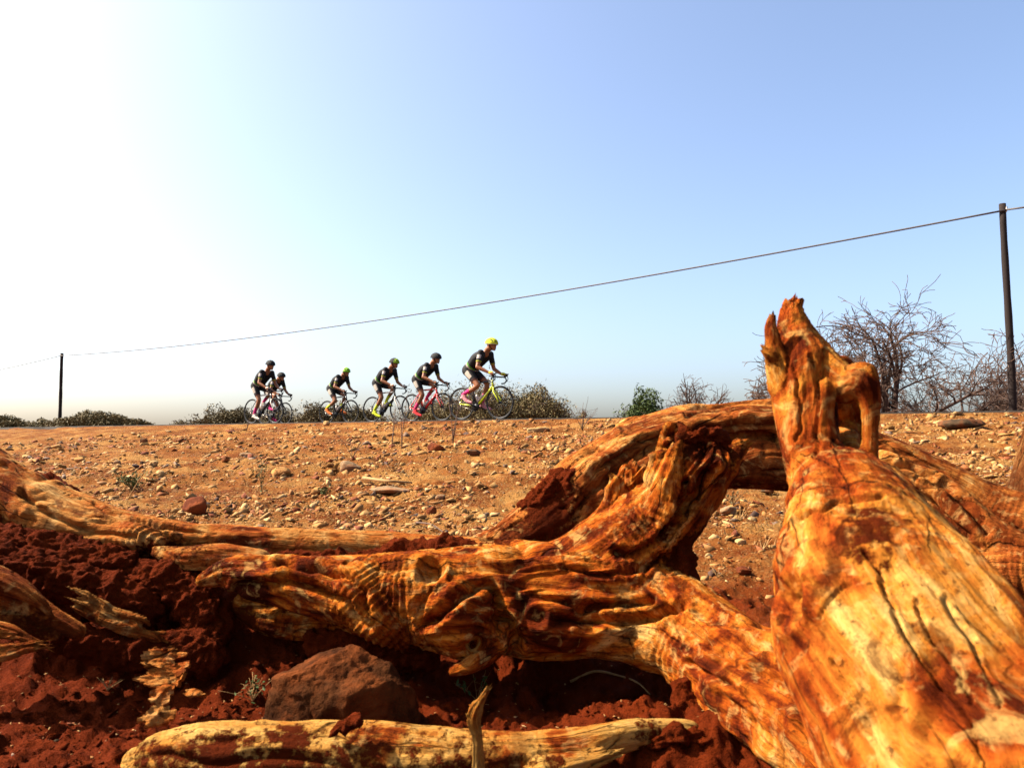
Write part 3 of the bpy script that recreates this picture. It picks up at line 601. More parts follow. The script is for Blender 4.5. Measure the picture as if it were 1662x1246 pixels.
# the large brown rock
RC = [C((500,1100,1.66,48), (520,1085,1.68,44)), C((470,1140,1.64,32), (490,1160,1.63,36)), C((575,1090,1.70,34), (610,1115,1.70,36), (640,1140,1.68,34)), C((545,1130,1.64,46), (600,1150,1.63,44), (645,1165,1.63,38)), C((520,1110,1.65,46), (590,1125,1.67,42)), C((480,1180,1.66,50), (660,1190,1.66,34))]
V, Fq, S = fuse(RC, .006, 16); 
N = vnormals(V, Fq); cc = V.mean(0); q = (V-cc)
for n, h in (((-.5,-.8,.2), .10), ((.6,-.75,.25), .085), ((-.1,-.75,.65), .105), ((-.9,-.3,.2), .15), ((.9,-.2,.4), .135), ((.25,-.4,.85), .075), ((-.35,.1,.9), .10), ((.1,-1,-.1), .10)):
    n = nrm(n); d = q@n; q = q-np.outer(np.maximum(d-h, 0), n)*.93
V = cc+q; V = V+N*(.010*fbm(V*7, 300, 2, .5, True)+.006*fbm(V*26, 305, 5, .62))[:, None]
tag(mesh_obj('rock', V, Fq, M['st_rock']), 'large dark brown angular rock on the red soil behind the bottom log', 'rock')
STONES = [(320,826,52,30,'st_red','rounded dark red-brown stone on the slope just behind the left limb'), (567,756,42,20,'st_grey','grey-white angular stone on the slope below the riders'),
 (707,726,30,17,'st_red','burnt-looking dark lump near the dry stems below the red bicycle'), (768,735,24,13,'st_dark','dark grey stone below the leading rider'), (515,796,22,14,'st_tan','tan round stone with green sprigs beside it'),
 (700,829,17,15,'st_red','small dark red stone in the gravel above the trunk'), (715,808,18,11,'st_grey','small grey stone right of the flat slab'), (455,765,32,15,'st_tan','orange-tan stone left of the grey-white stone'),
 (1565,689,78,17,'st_dark','long dark slab on the crest under the bare tree'), (1530,686,36,10,'st_pale','white flat stone against the end of the long dark slab'), (1216,774,44,13,'st_pale','big pale flat stone seen under the arching limb'),
 (1246,799,24,11,'st_dark','dark stone seen under the arch close to the stump'), (1182,835,30,13,'st_grey','grey stone next to a yellowish one under the arch'), (1160,834,16,10,'st_tan','yellowish stone touching the grey one under the arch'),
 (1202,880,20,9,'st_pale','white stone alone on red soil right of the tall stub'), (1150,899,14,9,'st_pale','small cream stone on red soil beside the tall stub base'), (1208,927,30,13,'st_red','dull brown stone sunk in the red soil through the gap'),
 (872,697,44,11,'st_pale','pale flat stone on the crest right of the lead bicycle'), (826,720,18,11,'st_pale','pale stone below the front wheel of the lead bicycle'), (598,856,20,10,'st_pale','white stone in the gravel just above the trunk'),
 (482,829,16,10,'st_red','dark red stone behind the middle of the left limb'), (1500,716,20,9,'st_pale','white stone between stump and long dark slab'), (1600,745,20,8,'st_pale','cream stone near the grey bark stem'), (855,734,26,9,'st_dark','flat dark stone near the foot of the arch'),
 (232,717,16,11,'st_dark','dark stone on the left crest'), (250,753,17,10,'st_pale','white stone on the left slope beyond the long twig'), (190,752,15,9,'st_grey','grey stone on the left slope left of the white one'), (400,740,22,9,'st_grey','grey flat stone below the last two riders'),
 (530,688,14,9,'st_pale','pale stone on the crest below the fourth rider'), (130,747,18,9,'st_tan','tan stone on the far left slope')]
for k, (px, py, wpx, hpx, mt, label) in enumerate(STONES):
    q, d = ground_hit(px, py+hpx*.35); wd, hd = wpx*d/F_PX, hpx*d/F_PX
    tag(rock('stone', (q[0], q[1], gz(q[0], q[1])[0]+hd*.32), (wd, wd*.7, hd*1.15), M[mt], 500+k, rz=random.uniform(-.4, .4)), label, 'stone', 'larger stones on the gravel slope')
q, d = ground_hit(630, 800); mb = MB(); mb.box((0, 0, 0), (68*d/F_PX, .16, 12*d/F_PX)); 
o = rock('flat_slab', (q[0], q[1], gz(q[0], q[1])[0]+.03), (72*d/F_PX, .25, 16*d/F_PX), M['st_grey'], 777, 14, rough=.03); tag(o, 'flat grey slab on the slope with a stick across it', 'stone')
# gravel: thousands of pebbles, joined
def hull(seed, nv=8):
    r = np.random.default_rng(seed); bm = bmesh.new()
    for v in nrm(r.normal(size=(nv, 3)))*np.array([1, .75, .6])*r.uniform(.8, 1.3, (nv, 1)): bm.verts.new(v)
    bmesh.ops.convex_hull(bm, input=bm.verts); bmesh.ops.delete(bm, geom=[v for v in bm.verts if not v.link_faces], context='VERTS'); bmesh.ops.triangulate(bm, faces=bm.faces); bm.verts.index_update()
    V = np.array([v.co[:] for v in bm.verts]); Fs = np.array([[v.index for v in f.verts] for f in bm.faces]); bm.free(); return V, Fs
HULL = [hull(k) for k in range(10)]
CHIP = [hull(k, 5) for k in range(20, 34)]
def scatter(name, X, Y, size, tone, mat, label, cat, sink=.15, smooth=False, shapes=HULL, flat=1.0):
    Z = gz(X, Y); n = len(X); kind = rng.integers(0, len(shapes), n); Vs, Fs, Ts = [], [], []; base = 0
    for k, (hv, hf) in enumerate(shapes):
        m = np.where(kind == k)[0]
        if not len(m): continue
        a = rng.uniform(0, 6.28, len(m)); c, s = np.cos(a), np.sin(a); sz = size[m, None]*rng.uniform(.7, 1.3, (len(m), 3))*np.array([1, 1, flat])
        q = hv[None]*sz[:, None]; x = q[..., 0]*c[:, None]-q[..., 1]*s[:, None]; y = q[..., 0]*s[:, None]+q[..., 1]*c[:, None]
        tilt = rng.normal(0, .25, (len(m), 2)); z = q[..., 2]+x*tilt[:, :1]+y*tilt[:, 1:]
        Vs.append(np.stack([x+X[m, None], y+Y[m, None], z+(Z[m]+size[m]*sink)[:, None]], -1).reshape(-1, 3))
        Fs.append((hf[None]+(np.arange(len(m))*len(hv))[:, None, None]+base).reshape(-1, 3)); base += len(m)*len(hv)
        Ts.append(np.repeat(tone[m], len(hv), 0))
    o = mesh_obj(name, np.vstack(Vs), np.vstack(Fs), mat, None, smooth, {'tone': np.vstack(Ts)}); return tag(o, label, cat, kind='stuff')
def field(n, y0, y1, spread=.74, pw=1.5):
    y = np.exp(rng.uniform(math.log(y0), math.log(y1), n)); x = y*rng.uniform(-spread, spread, n); return x, y
PAL = np.array([[.40,.26,.095], [.50,.37,.18], [.33,.18,.055], [.24,.09,.024], [.18,.05,.012], [.17,.14,.11], [.38,.23,.075], [.06,.05,.045], [.30,.15,.05]])
def tones(n, pr): 
    t = PAL[rng.choice(len(PAL), n, p=pr)]*rng.uniform(.8, 1.15, (n, 1)); return np.hstack([t, np.ones((n, 1))])
x, y = field(205000, 2.9, 17.5); s = road_s(x, y); clump = vn(np.stack([x*1.6, y*1.1, 0*x], 1), 61)+.5*vn(np.stack([x*4, y*3, 0*x], 1), 62)
keep = (s > .15) & (clump*1.4 > rng.uniform(-1.5, .4, len(x))) & (rng.uniform(0, 1, len(x)) < ss(2.7, 4.6, y)); x, y = x[keep], y[keep]
size = np.minimum(.0040+.0050*rng.pareto(2.0, len(x)), .050)*(.42+.10*np.minimum(y, 12))
tn_ = tones(len(x), [.27,.13,.17,.11,.07,.05,.15,.02,.03]); big_ = size/y > .0021
scatter('gravel', x[big_], y[big_], size[big_], tn_[big_], M['pebble'], 'mixed cream and tan gravel scattered over the orange slope', 'gravel', flat=.85, sink=.05)
sm_ = ~big_ & (size/y > .00095); scatter('fine_gravel', x[sm_], y[sm_], size[sm_]*1.1, tn_[sm_], M['pebble'], 'fine chips of stone between the pebbles on the slope', 'gravel', flat=.85, sink=.05, shapes=CHIP)
x, y = field(26000, 1.2, 4.0); lump = vn(np.stack([x*5, y*5, 0*x], 1), 71); keep = lump > rng.uniform(-.6, .9, len(x)); x, y = x[keep], y[keep]
size = np.minimum(.0020+.0024*rng.pareto(2.2, len(x)), .017); sl_ = np.array([.15, .028, .008, 1])*np.ones((len(x), 4))
scatter('soil_clods', x, y, size, sl_, M['soil'], 'crumbly dark red clods on the soil round the dead tree', 'soil', smooth=True)
x, y = field(2600, 1.5, 3.6); size = rng.uniform(.0018, .006, len(x)); scatter('grit', x, y, size, tones(len(x), [.2,.1,.2,.2,.1,.05,.1,.0,.05]), M['pebble'], 'fine pale grit and wood chips on the red soil', 'grit', flat=.5)
# straw: dry grass blades in scattered tufts over the slope
nt_ = 420; tx, ty = field(nt_, 3.6, 15.5); k_ = (road_s(tx, ty) > .3) & (vn(np.stack([tx*.8, ty*.8, 0*tx], 1), 88) > -.1); tx, ty = tx[k_], ty[k_]
bl = 16; X = np.repeat(tx, bl)+rng.normal(0, .03, len(tx)*bl); Y = np.repeat(ty, bl)+rng.normal(0, .03, len(tx)*bl); Z = gz(X, Y); hh = rng.uniform(.02, .09, len(X))*np.repeat(rng.uniform(.5, 1.3, len(tx)), bl); an = rng.uniform(0, 6.28, len(X)); ln_ = rng.uniform(.2, 1.1, len(X))*hh
B0 = np.stack([X, Y, Z-.004], 1); sd2 = np.stack([np.cos(an+1.57), np.sin(an+1.57), 0*an], 1)*.0028; tp = B0+np.stack([np.cos(an)*ln_, np.sin(an)*ln_, hh], 1)
tag(mesh_obj('dry_grass', np.stack([B0-sd2, B0+sd2, tp], 1).reshape(-1, 3), np.arange(len(X)*3).reshape(-1, 3), M['dry'], None, False), 'short straw coloured dry grass scattered over the slope', 'grass', kind='stuff')
# ------------------------------------------------------------------ poles and wire
def pole(px, d, top_py, r, label):
    t = P(px, top_py, d); base = gz(t[0], t[1])[0]-.3; b = np.array([t[0], t[1], base]); root = empty('utility_pole', b)
    mb = MB(); k = np.linspace(0, 1, 14)[:, None]; q = (t-b)*k; q[:, 0] += .02*np.sin(k[:, 0]*5); mb.tube(q, np.linspace(r*1.12, r*.92, 14)*(1+.05*np.sin(np.arange(14)*2.1)), 12)
    mb.build('shaft', M['polewood'], root); mb = MB(); mb.tube([(0, -r, t[2]-b[2]-.26), (0, -r-.05, t[2]-b[2]-.24), (0, -r-.06, t[2]-b[2]-.12)], [.012, .012, .02], 6); mb.build('insulator', M['metal'], root)
    tag(root, label, 'utility pole', 'poles carrying the wire'); return t-np.array([0, r+.05, .2])
pr = pole(1628, 20, 331, .085, 'dark wooden pole with wire in front of the bare tree at right')
pl = pole(101, 55, 573, .11, 'dark wooden pole standing alone at the far left')
def wire(a, b, sag, label):
    k = np.linspace(0, 1, 60)[:, None]; q = a+(b-a)*k; q[:, 2] -= sag*4*(k*(1-k))[:, 0]; mb = MB(); mb.tube(q, .027, 5); tag(mb.build('overhead_wire', M['wire']), label, 'wire', 'spans of the overhead wire')
wire(pr, pl, .62, 'long thin overhead wire sagging between the two poles'); wire(pl, pl+(pl-pr)*[1, 1, 0], .62, 'wire running off left from the far pole'); wire(pr, pr+(pr-pl)*[1, 1, 0]*.35+[0, 0, 0], .1, 'wire running off right from the near pole')

# ------------------------------------------------------------------ trees and bushes
def grow(out, p, d, ln, r, lv, maxlv, R, par):
    n = 7 if lv < 2 else (5 if lv < 3 else 3); l_ = math.sqrt(d[0]**2+d[1]**2+d[2]**2); dx, dy, dz = d[0]/l_, d[1]/l_, d[2]/l_; G = R.normal(size=(n+1, 3)); g = G[n]; gl = math.sqrt(float(g@g)); k_ = par['bend']/gl/n
    bx, by, bz = g[0]*k_, g[1]*k_, g[2]*k_+par['up']/n; w_ = par['wob']; x, y, z = float(p[0]), float(p[1]), float(p[2]); pts = [(x, y, z)]; dirs = [(dx, dy, dz)]; st_ = ln/n; env = par.get('env')
    if env and lv: e_ = R.uniform(.72, 1.12); env = (env[0]*e_, env[1]*e_, env[2])
    for k in range(n):
        dx += bx+G[k][0]*w_; dy += by+G[k][1]*w_; dz += bz+G[k][2]*w_; l_ = math.sqrt(dx*dx+dy*dy+dz*dz); dx /= l_; dy /= l_; dz /= l_
        x += dx*st_; y += dy*st_; z += dz*st_
        if env and ((x-env[2])/env[0])**2+(max(z, 0)/env[1])**2+(y/env[0])**2 > 1: break
        pts.append((x, y, z)); dirs.append((dx, dy, dz))
    n = len(pts)-1
    if n < 2: return
    re_ = max(r*.5, par['rmin']); rad = [r+(re_-r)*k/n for k in range(n+1)]; out.append((lv, np.array(pts), np.array(rad)))
    if lv >= maxlv: return
    for c in range(par['kids'][min(lv, len(par['kids'])-1)]):
        k = int(R.integers(1 if lv or n < 3 else 2, n+1)); a = dirs[k]; b = R.normal(size=3); cx, cy, cz = a[1]*b[2]-a[2]*b[1], a[2]*b[0]-a[0]*b[2], a[0]*b[1]-a[1]*b[0]; l_ = math.sqrt(cx*cx+cy*cy+cz*cz)+1e-9; ang = R.uniform(*par['ang']); ca, sa = math.cos(ang), math.sin(ang)/l_
        nd = (a[0]*ca+cx*sa, a[1]*ca+cy*sa, (a[2]*ca+cz*sa)*par['flat']+par['lift']); grow(out, pts[k], nd, ln*R.uniform(*par['sc']), max(rad[k]*.62, par['rmin']), lv+1, maxlv, R, par)
def make_tree(name, base, stems, par, seed, label, cat, leaf=None, nleaf=0, lsize=.05, lvl=4, group=None, lspread=.15, tipsonly=2, dome=None):
    R = np.random.default_rng(seed); root = empty(name, base); allb = []
    for (d, ln, r) in stems:
        o = []; grow(o, np.zeros(3), d, ln, r, 0, lvl, R, par); allb.append(o)
    for o in allb:
        mb = MB(); mb.twigs([(p, r) for lv, p, r in o if lv <= 1], 5); mb.build('limb', M['bark'], root)
    mb = MB(); mb.twigs([(p, r) for o in allb for lv, p, r in o if lv > 1]); tw = mb.build('twigs', M['twig'], root); tw['kind'] = 'stuff'
    if leaf:
        nleaf = int(nleaf*.55)
        tips = np.vstack([p[1:] for o in allb for lv, p, r in o if lv >= tipsonly]); c = tips[R.integers(0, len(tips), nleaf)]+R.normal(0, lspread, (nleaf, 3))
        if dome:
            m_ = int(nleaf*2.2); q = nrm(R.normal(size=(m_, 3)))*R.uniform(0, 1, (m_, 1))**.42; q[:, 2] = np.abs(q[:, 2]); a_ = np.arctan2(q[:, 1], q[:, 0])
            q = q*(1+.22*fbm(nrm(q)*2.6+seed, seed, 3))[:, None]*np.array(dome); q = q[fbm(q*1.1+seed, seed+2, 3) > R.uniform(-1.5, .2, len(q))]; c = np.vstack([c, q])
        c = c[c[:, 2] > -.3]; nleaf = len(c); a = nrm(R.normal(size=(nleaf, 3))); b = nrm(np.cross(a, R.normal(size=(nleaf, 3)))); sz = lsize*R.uniform(.5, 1.4, (nleaf, 1))
        sz = sz*1.35; V = np.stack([c-a*sz, c+b*sz*.55, c+a*sz*.9], 1).reshape(-1, 3); lf = mesh_obj('crown', V, np.arange(nleaf*3).reshape(-1, 3), M[leaf], root, False)
    return tag(root, label, cat, group)
def base_at(px, d): x = (px-CX)/F_PX*d; return np.array([x, d, gz(x, d, False)[0]-.05])
def fan(n, R, ln, r, el=(.15, 1.2), x=1.0):
    out = []
    for k in range(n):
        a = R.uniform(0, 6.28); e = R.uniform(*el); out.append((np.array([math.cos(a)*math.cos(e)*x, math.sin(a)*math.cos(e), math.sin(e)]), ln*R.uniform(.7, 1.1), r*R.uniform(.6, 1.1)))
    return out
R = np.random.default_rng(21)
par = dict(bend=1.1, wob=.12, up=.03, kids=[7, 5, 4, 3], ang=(.35, 1.0), sc=(.42, .70), flat=.7, lift=.10, rmin=.0085)
def spread(n, ln, r, seed, lo=12, hi=168, dep=.45):
    R_ = np.random.default_rng(seed); out = []
    for k in range(n):
        a = math.radians(lo+(hi-lo)*(k+R_.uniform(.2, .8))/n); out.append((np.array([math.cos(a), R_.uniform(-dep, dep), math.sin(a)]), ln*R_.uniform(.8, 1.15), r*R_.uniform(.7, 1.2)))
    return out
st = spread(13, 3.1, .075, 3)
make_tree('bare_tree', base_at(1445, 23), st, dict(par, kids=[6, 5, 4, 3], env=(5.2, 4.7, .0), bend=1.2, lift=.05, sc=(.42, .68)), 23, 'large sprawling leafless thorn tree behind the stump at right', 'tree', lvl=4)
make_tree('bare_tree', base_at(1290, 25), [((-.9,.1,.45), 2.0, .07), ((-.5,.2,.6), 2.0, .07), ((.3,-.2,.6), 2.0, .06), ((.9,.1,.3), 2.0, .06), ((-.95,-.2,.2), 2.0, .05)], dict(par, env=(2.4, 3.2, 0)), 11, 'low leafless thorn bush just left of the stump tip', 'tree', lvl=4)
make_tree('bare_tree', base_at(1580, 24), fan(7, R, 2.4, .07, (.15, .8)), dict(par, env=(3.2, 3.4, 0)), 12, 'low tangle of bare branches left of the near pole', 'tree', lvl=4)
make_tree('bare_tree', base_at(1690, 25), fan(7, R, 2.2, .07, (.2, .8)), dict(par, env=(2.6, 3.3, 0)), 9, 'leafless thorn bush at the right edge behind the pole', 'tree', lvl=4)
par2 = dict(par, kids=[7, 6, 5], lift=.05, flat=.7, bend=.4, rmin=.007, sc=(.34, .56), env=(1.75, 2.9, 0))
make_tree('bare_tree', base_at(1135, 34), spread(12, 2.7, .055, 8, 30, 150), par2, 15, 'small flat-topped leafless tree between green tree and stump', 'tree', lvl=3)
pg = dict(par, kids=[6, 5, 3], rmin=.008, bend=.5)
make_tree('green_tree', base_at(1047, 34), fan(9, R, 1.1, .06, (.5, 1.4)), pg, 17, 'small round leafy green tree above the arching limb', 'tree', 'leaf_green', 9000, .065, 3, None, .10, 1, ((33*34/F_PX), .9, P(0, 628, 34)[2]-.6))
pb = dict(par, kids=[5, 4, 3], bend=.7, lift=.06, flat=.7, rmin=.006)
def bush(px, d, n, ln, el, seed, label, leaf, nleaf, xs=1.4, lvl=3, lsize=.055, spread=.14, dome=None):
    RR_ = np.random.default_rng(seed); make_tree('thorn_bush', base_at(px, d), fan(n, RR_, ln, .05, el, xs), dict(pb, env=(dome[0]*1.35, dome[2]*1.45, 0)) if dome else pb, seed, label, 'bush', leaf, nleaf, lsize, lvl, 'thorn bushes beyond the road', spread, 2, dome)
def dm(wpx, top, d): return (wpx/2*d/F_PX, wpx/2*d/F_PX*.8, P(0, top, d)[2]-.62)
bush(800, 29, 16, 1.9, (.25, 1.0), 31, 'wide spiky olive thorn bush behind the leading rider', 'leaf_olive', 21870, 1.6, 3, .045, .12, dm(150, 626, 29))
bush(868, 29, 14, 1.6, (.15, .8), 32, 'right end of the spiky thorn bush beyond the lead front wheel', 'leaf_olive', 19440, 1.5, 3, .045, .12, dm(110, 630, 29))
bush(715, 30, 12, 1.6, (.2, 1.0), 33, 'thorn bush behind the red bicycle', 'leaf_olive', 17010, 1.5, 3, .045, .12, dm(120, 642, 30))
bush(945, 36, 8, .8, (.3, 1.2), 34, 'tiny round bush on the skyline left of the arching limb', 'leaf_olive', 6075, 1.1, 2, .05, .08, dm(26, 668, 36))
bush(905, 36, 8, .8, (.1, .6), 35, 'low dark bush right of the wide spiky thorn bush', 'leaf_dark', 8505, 1.6, 2, .05, .08, dm(60, 668, 36))
bush(535, 38, 12, 1.7, (.2, .9), 36, 'dark thorn bush behind the fourth rider', 'leaf_dark', 21870, 1.6, 3, .06, .12, dm(110, 654, 38))
bush(590, 38, 9, 1.4, (.1, .8), 37, 'low thorn bush behind the third rider', 'leaf_dark', 14580, 1.6, 3, .06, .12, dm(80, 660, 38))
bush(375, 40, 12, 1.6, (.2, .9), 38, 'dark thorn bush behind the last two riders', 'leaf_dark', 24300, 1.7, 3, .06, .12, dm(110, 658, 40))
bush(445, 42, 10, 1.4, (.2, .9), 39, 'thorn bush between the last two riders and the fourth', 'leaf_dark', 14580, 1.7, 3, .06, .12, dm(90, 662, 42))
bush(305, 44, 8, .9, (.1, .6), 40, 'sparse low bush left of the last two riders', 'leaf_dark', 7290, 1.6, 2, .05, .1, dm(70, 682, 44))
bush(150, 54, 12, 1.2, (.15, .8), 41, 'largest olive bush just right of the far left pole', 'leaf_olive', 34020, 1.8, 2, .085, .12, dm(130, 668, 54))
bush(212, 54, 8, .9, (.1, .6), 42, 'lower olive bush tapering right from the far left pole', 'leaf_olive', 17010, 1.8, 2, .085, .12, dm(75, 678, 54))
bush(70, 56, 8, .8, (.1, .6), 43, 'low olive bush left of the far left pole', 'leaf_olive', 17010, 1.8, 2, .085, .12, dm(95, 682, 56))
bush(10, 56, 10, 1.0, (.1, .7), 44, 'olive bush cut by the left edge of the picture', 'leaf_olive', 21870, 1.8, 2, .085, .12, dm(80, 674, 56))
bush(985, 40, 7, .9, (.2, 1.1), 45, 'faint leafless bush left of the green tree', None, 0, 1.4, 3)
# small plants on the slope and in the soil
def weed(px, py, h, n, label, leaf='leaf_green', nl=0, spread=.5, mat='dry', r=.003, ls=.012, name='weed', cat='weed'):
    q = on_ground(px, py); R_ = np.random.default_rng(int(px*7+py)); root = empty(name, q); mb = MB(); tips = []
    for k in range(n):
        a = R_.uniform(0, 6.28); sp_ = spread*R_.uniform(.2, 1); k_ = np.linspace(0, 1, 6)[:, None]
        c = np.hstack([k_**1.4*math.cos(a)*sp_*h, k_**1.4*math.sin(a)*sp_*h, k_*h*R_.uniform(.6, 1.05)])+R_.normal(0, .012*h, (6, 3))*k_; mb.tube(c, np.linspace(r, r*.4, 6), 4); tips.append(c[2:])
        for b_ in range(2): 
            e = c[3]+R_.normal(0, .2*h, 3)*[1, 1, .4]+[0, 0, .12*h]; mb.tube(np.array([c[3], (c[3]+e)/2+[0, 0, .02*h], e]), [r*.5, r*.4, r*.3], 3); tips.append(e[None])
    mb.build('stem', M[mat], root)
    if nl:
        T_ = np.vstack(tips); c = T_[R_.integers(0, len(T_), nl)]+R_.normal(0, .06*h, (nl, 3)); c[:, 2] = np.abs(c[:, 2]); a = nrm(R_.normal(size=(nl, 3))); b = nrm(np.cross(a, R_.normal(size=(nl, 3)))); sz = ls*R_.uniform(.5, 1.3, (nl, 1))
        mesh_obj('leaves', np.stack([c-a*sz, c+b*sz*.5, c+a*sz, c-b*sz*.5], 1).reshape(-1, 3), np.arange(nl*4).reshape(-1, 4), M[leaf], root, False)
    tag(root, label, cat, 'weeds on the slope')
weed(213, 796, .16, 16, 'low dark green tuft on the left slope under the long twig', nl=420, spread=1.3, ls=.014)
weed(425, 800, .30, 7, 'thin green sprig on the slope behind the left limb', nl=110, spread=.5, ls=.013)
weed(525, 803, .08, 8, 'small flat green plant beside the tan stone', nl=120, spread=1.5, ls=.012)
weed(636, 728, .75, 2, 'tall dry stem on the slope below the red bicycle, left of two', spread=.15, mat='twig', r=.006)
weed(652, 728, .80, 2, 'tall dry stem on the slope below the red bicycle, right of two', spread=.15, mat='twig', r=.006)
weed(735, 722, 1.25, 3, 'tallest dry weed stalk rising in front of the lead rear wheel', spread=.18, mat='twig', r=.006)
weed(572, 745, .3, 6, 'brown dry weed behind the grey-white stone', spread=.8, mat='twig', r=.004)
weed(945, 700, .5, 9, 'brown weed clump on the crest left of the arching limb', spread=.8, mat='twig', r=.005)
weed(1190, 822, .10, 8, 'tiny dark weed under the arch near the grey stone', leaf='leaf_dark', nl=60, spread=1.0, ls=.01)
weed(410, 1140, .05, 9, 'little green seedlings and straw left of the brown rock', nl=46, spread=1.6, r=.0012, ls=.006)
weed(775, 1112, .07, 6, 'small seedling in the shade under the trunk foot', nl=22, spread=.9, r=.0012, ls=.008)
weed(175, 1118, .03, 8, 'tiny dry tuft on the soil by the dark hollow', spread=1.4, r=.0014)
weed(400, 700, .3, 5, 'wispy dry weed on the crest below the last riders', spread=.7, mat='twig', r=.005)
weed(1165, 940, .05, 7, 'scrap of dry grass on red soil by the stump', spread=2.0, r=.0014)

# ------------------------------------------------------------------ bicycles and riders (local frame: x forward, y left, z up)
HEAD = math.radians(35)
def make_bike(root, fr, fr2, fork, crank, bar=M['black'], rim=M['black']):
    BB = np.array([0, 0, .27]); RA = np.array([-.405, 0, .34]); FA = np.array([.585, 0, .34]); ST = np.array([-.165, 0, .80]); HT = np.array([.385, 0, .80]); HB = np.array([.425, 0, .66])
    m = MB(); m.tube([HB+[-.01, 0, .02], BB], [.028, .030], 10); m.tube([HT, HB], .024, 10); m.build('down_tube', fr, root)
    m = MB(); m.tube([HT+[-.005, 0, -.02], ST+[.01, 0, -.04]], [.022, .017], 8); m.tube([BB, ST], [.022, .018], 8); m.build('frame', fr2, root)
    m = MB()
    for s in (-1, 1): m.tube([BB+[-.02, s*.03, 0], RA+[0, s*.062, 0]], [.014, .010], 6); m.tube([ST+[.02, s*.012, -.10], RA+[0, s*.062, 0]], [.010, .008], 6)
    m.build('stays', fr, root)
    m = MB(); m.tube([HB, HB+[.008, 0, -.05]], .024, 8)
    for s in (-1, 1): m.tube([HB+[.005, s*.02, -.03], HB+[.03, s*.05, -.09], FA+[-.03, s*.055, .09], FA+[0, s*.055, 0]], [.020, .019, .013, .010], 6)
    m.build('fork', fork, root)
    for c in (RA, FA):
        m = MB(); m.torus(c, .312, .013, 48, 8, .75); wo = m.build('wheel', rim, root)
        m = MB(); m.torus(c, .330, .0155, 48, 8); m.build('tyre', M['rubber'], wo)
        m = MB(); m.tube([c+[0, -.05, 0], c+[0, .05, 0]], .022, 10)
        for k in range(20):
            a = k*math.pi/10; m.tube([c+[.02*math.cos(a+.5), .028*(-1)**k, .02*math.sin(a+.5)], c+[.305*math.cos(a), 0, .305*math.sin(a)]], .0014, 3)
        m.build('spokes', M['black'], wo)
    m = MB(); m.tube([ST+[.01, 0, -.04], ST+[-.045, 0, .12]], .014, 8); m.build('seatpost', M['black'], root)
    m = MB(); k = np.linspace(0, 1, 9); m.tube(np.stack([-.33+.27*k, 0*k, .955+.012*np.cos(k*6)], 1), np.array([.03, .055, .062, .055, .042, .03, .024, .022, .015]), 10)
    o = m.build('saddle', M['black'], root); v = np.array([x.co[:] for x in o.data.vertices]); v[:, 2] = .955+(v[:, 2]-.955)*.45; v[:, 1] *= 1.15; o.data.vertices.foreach_set('co', v.ravel().astype(np.float32))
    m = MB(); m.tube([HT, HT+[-.012, 0, .05], HT+[.085, 0, .075]], .016, 8); m.build('stem', M['black'], root)
    hc = HT+[.085, 0, .075]; m = MB()
    for s in (-1, 1):
        q = catmull(np.array([hc, hc+[0, s*.10, 0], hc+[.0, s*.19, 0], hc+[.05, s*.21, -.002], hc+[.10, s*.212, -.02], hc+[.125, s*.213, -.075], hc+[.08, s*.215, -.125], hc+[.0, s*.22, -.135]]), 5); m.tube(q, .0145, 8)
    m.build('handlebar', bar, root)
    for s in (-1, 1):
        m = MB(); q = hc+[.085, s*.212, .0]; m.tube([q, q+[.05, 0, .022], q+[.085, 0, .055]], [.018, .019, .013], 8, round_cap=True); m.tube([q+[.07, 0, .02], q+[.085, 0, -.04], q+[.06, 0, -.10]], [.008, .007, .006], 6); m.build('brake_hood', M['black'], root)
    m = MB(); m.tube([BB+[0, -.052, 0], BB+[0, -.047, 0]], .095, 28)
    for s in (-1, 1):
        a = crank if s < 0 else crank+math.pi; e = np.array([.172*math.cos(a), s*.085, .172*math.sin(a)]); m.tube([BB+[0, s*.07, 0], BB+e], [.016, .012], 6)
    m.tube([BB+[0, -.07, 0], BB+[0, .07, 0]], .018, 8); m.build('crankset', M['black'], root)
    m = MB(); m.tube([RA+[0, -.045, 0], RA+[0, -.03, 0]], .045, 16); m.tube([RA+[0, -.045, .045], BB+[0, -.05, .095]], .005, 4); m.tube([RA+[0, -.045, -.045], BB+[0, -.05, -.095]], .005, 4); m.tube([RA+[0, -.05, 0], RA+[.03, -.055, -.06], RA+[.02, -.05, -.12]], .014, 6); m.build('drivetrain', M['metal'], root)
    for a, b, c in ((BB, ST, (.08, .22)), (BB, HB, (.10, .26))):
        dv = nrm(b-a); n = np.array([dv[2], 0, -dv[0]])*(.062 if b is ST else -.062)*(1 if b is ST else 1); m = MB(); m.tube([a+dv*c[0]+n, a+dv*(c[1]-.02)+n, a+dv*c[1]+n, a+dv*(c[1]+.03)+n], [.034, .034, .02, .014], 10); m.build('bottle', paint((.55, .55, .58)), root)
    for s in (-1, 1):
        a = crank if s < 0 else crank+math.pi; m = MB(); m.box(BB+[.172*math.cos(a), s*.125, .172*math.sin(a)], (.07, .07, .018)); m.build('pedal', M['black'], root, False)
    return BB, hc
def ik(a, b, l1, l2, pole):
    d = b-a; L_ = min(np.linalg.norm(d), (l1+l2)*.999); u = nrm(d); x = (l1*l1-l2*l2+L_*L_)/(2*L_); h = math.sqrt(max(l1*l1-x*x, 0)); p = nrm(pole-u*np.dot(pole, u)); return a+u*x+p*h
BLACK, WHITE = (.008, .008, .010), (.60, .60, .60)
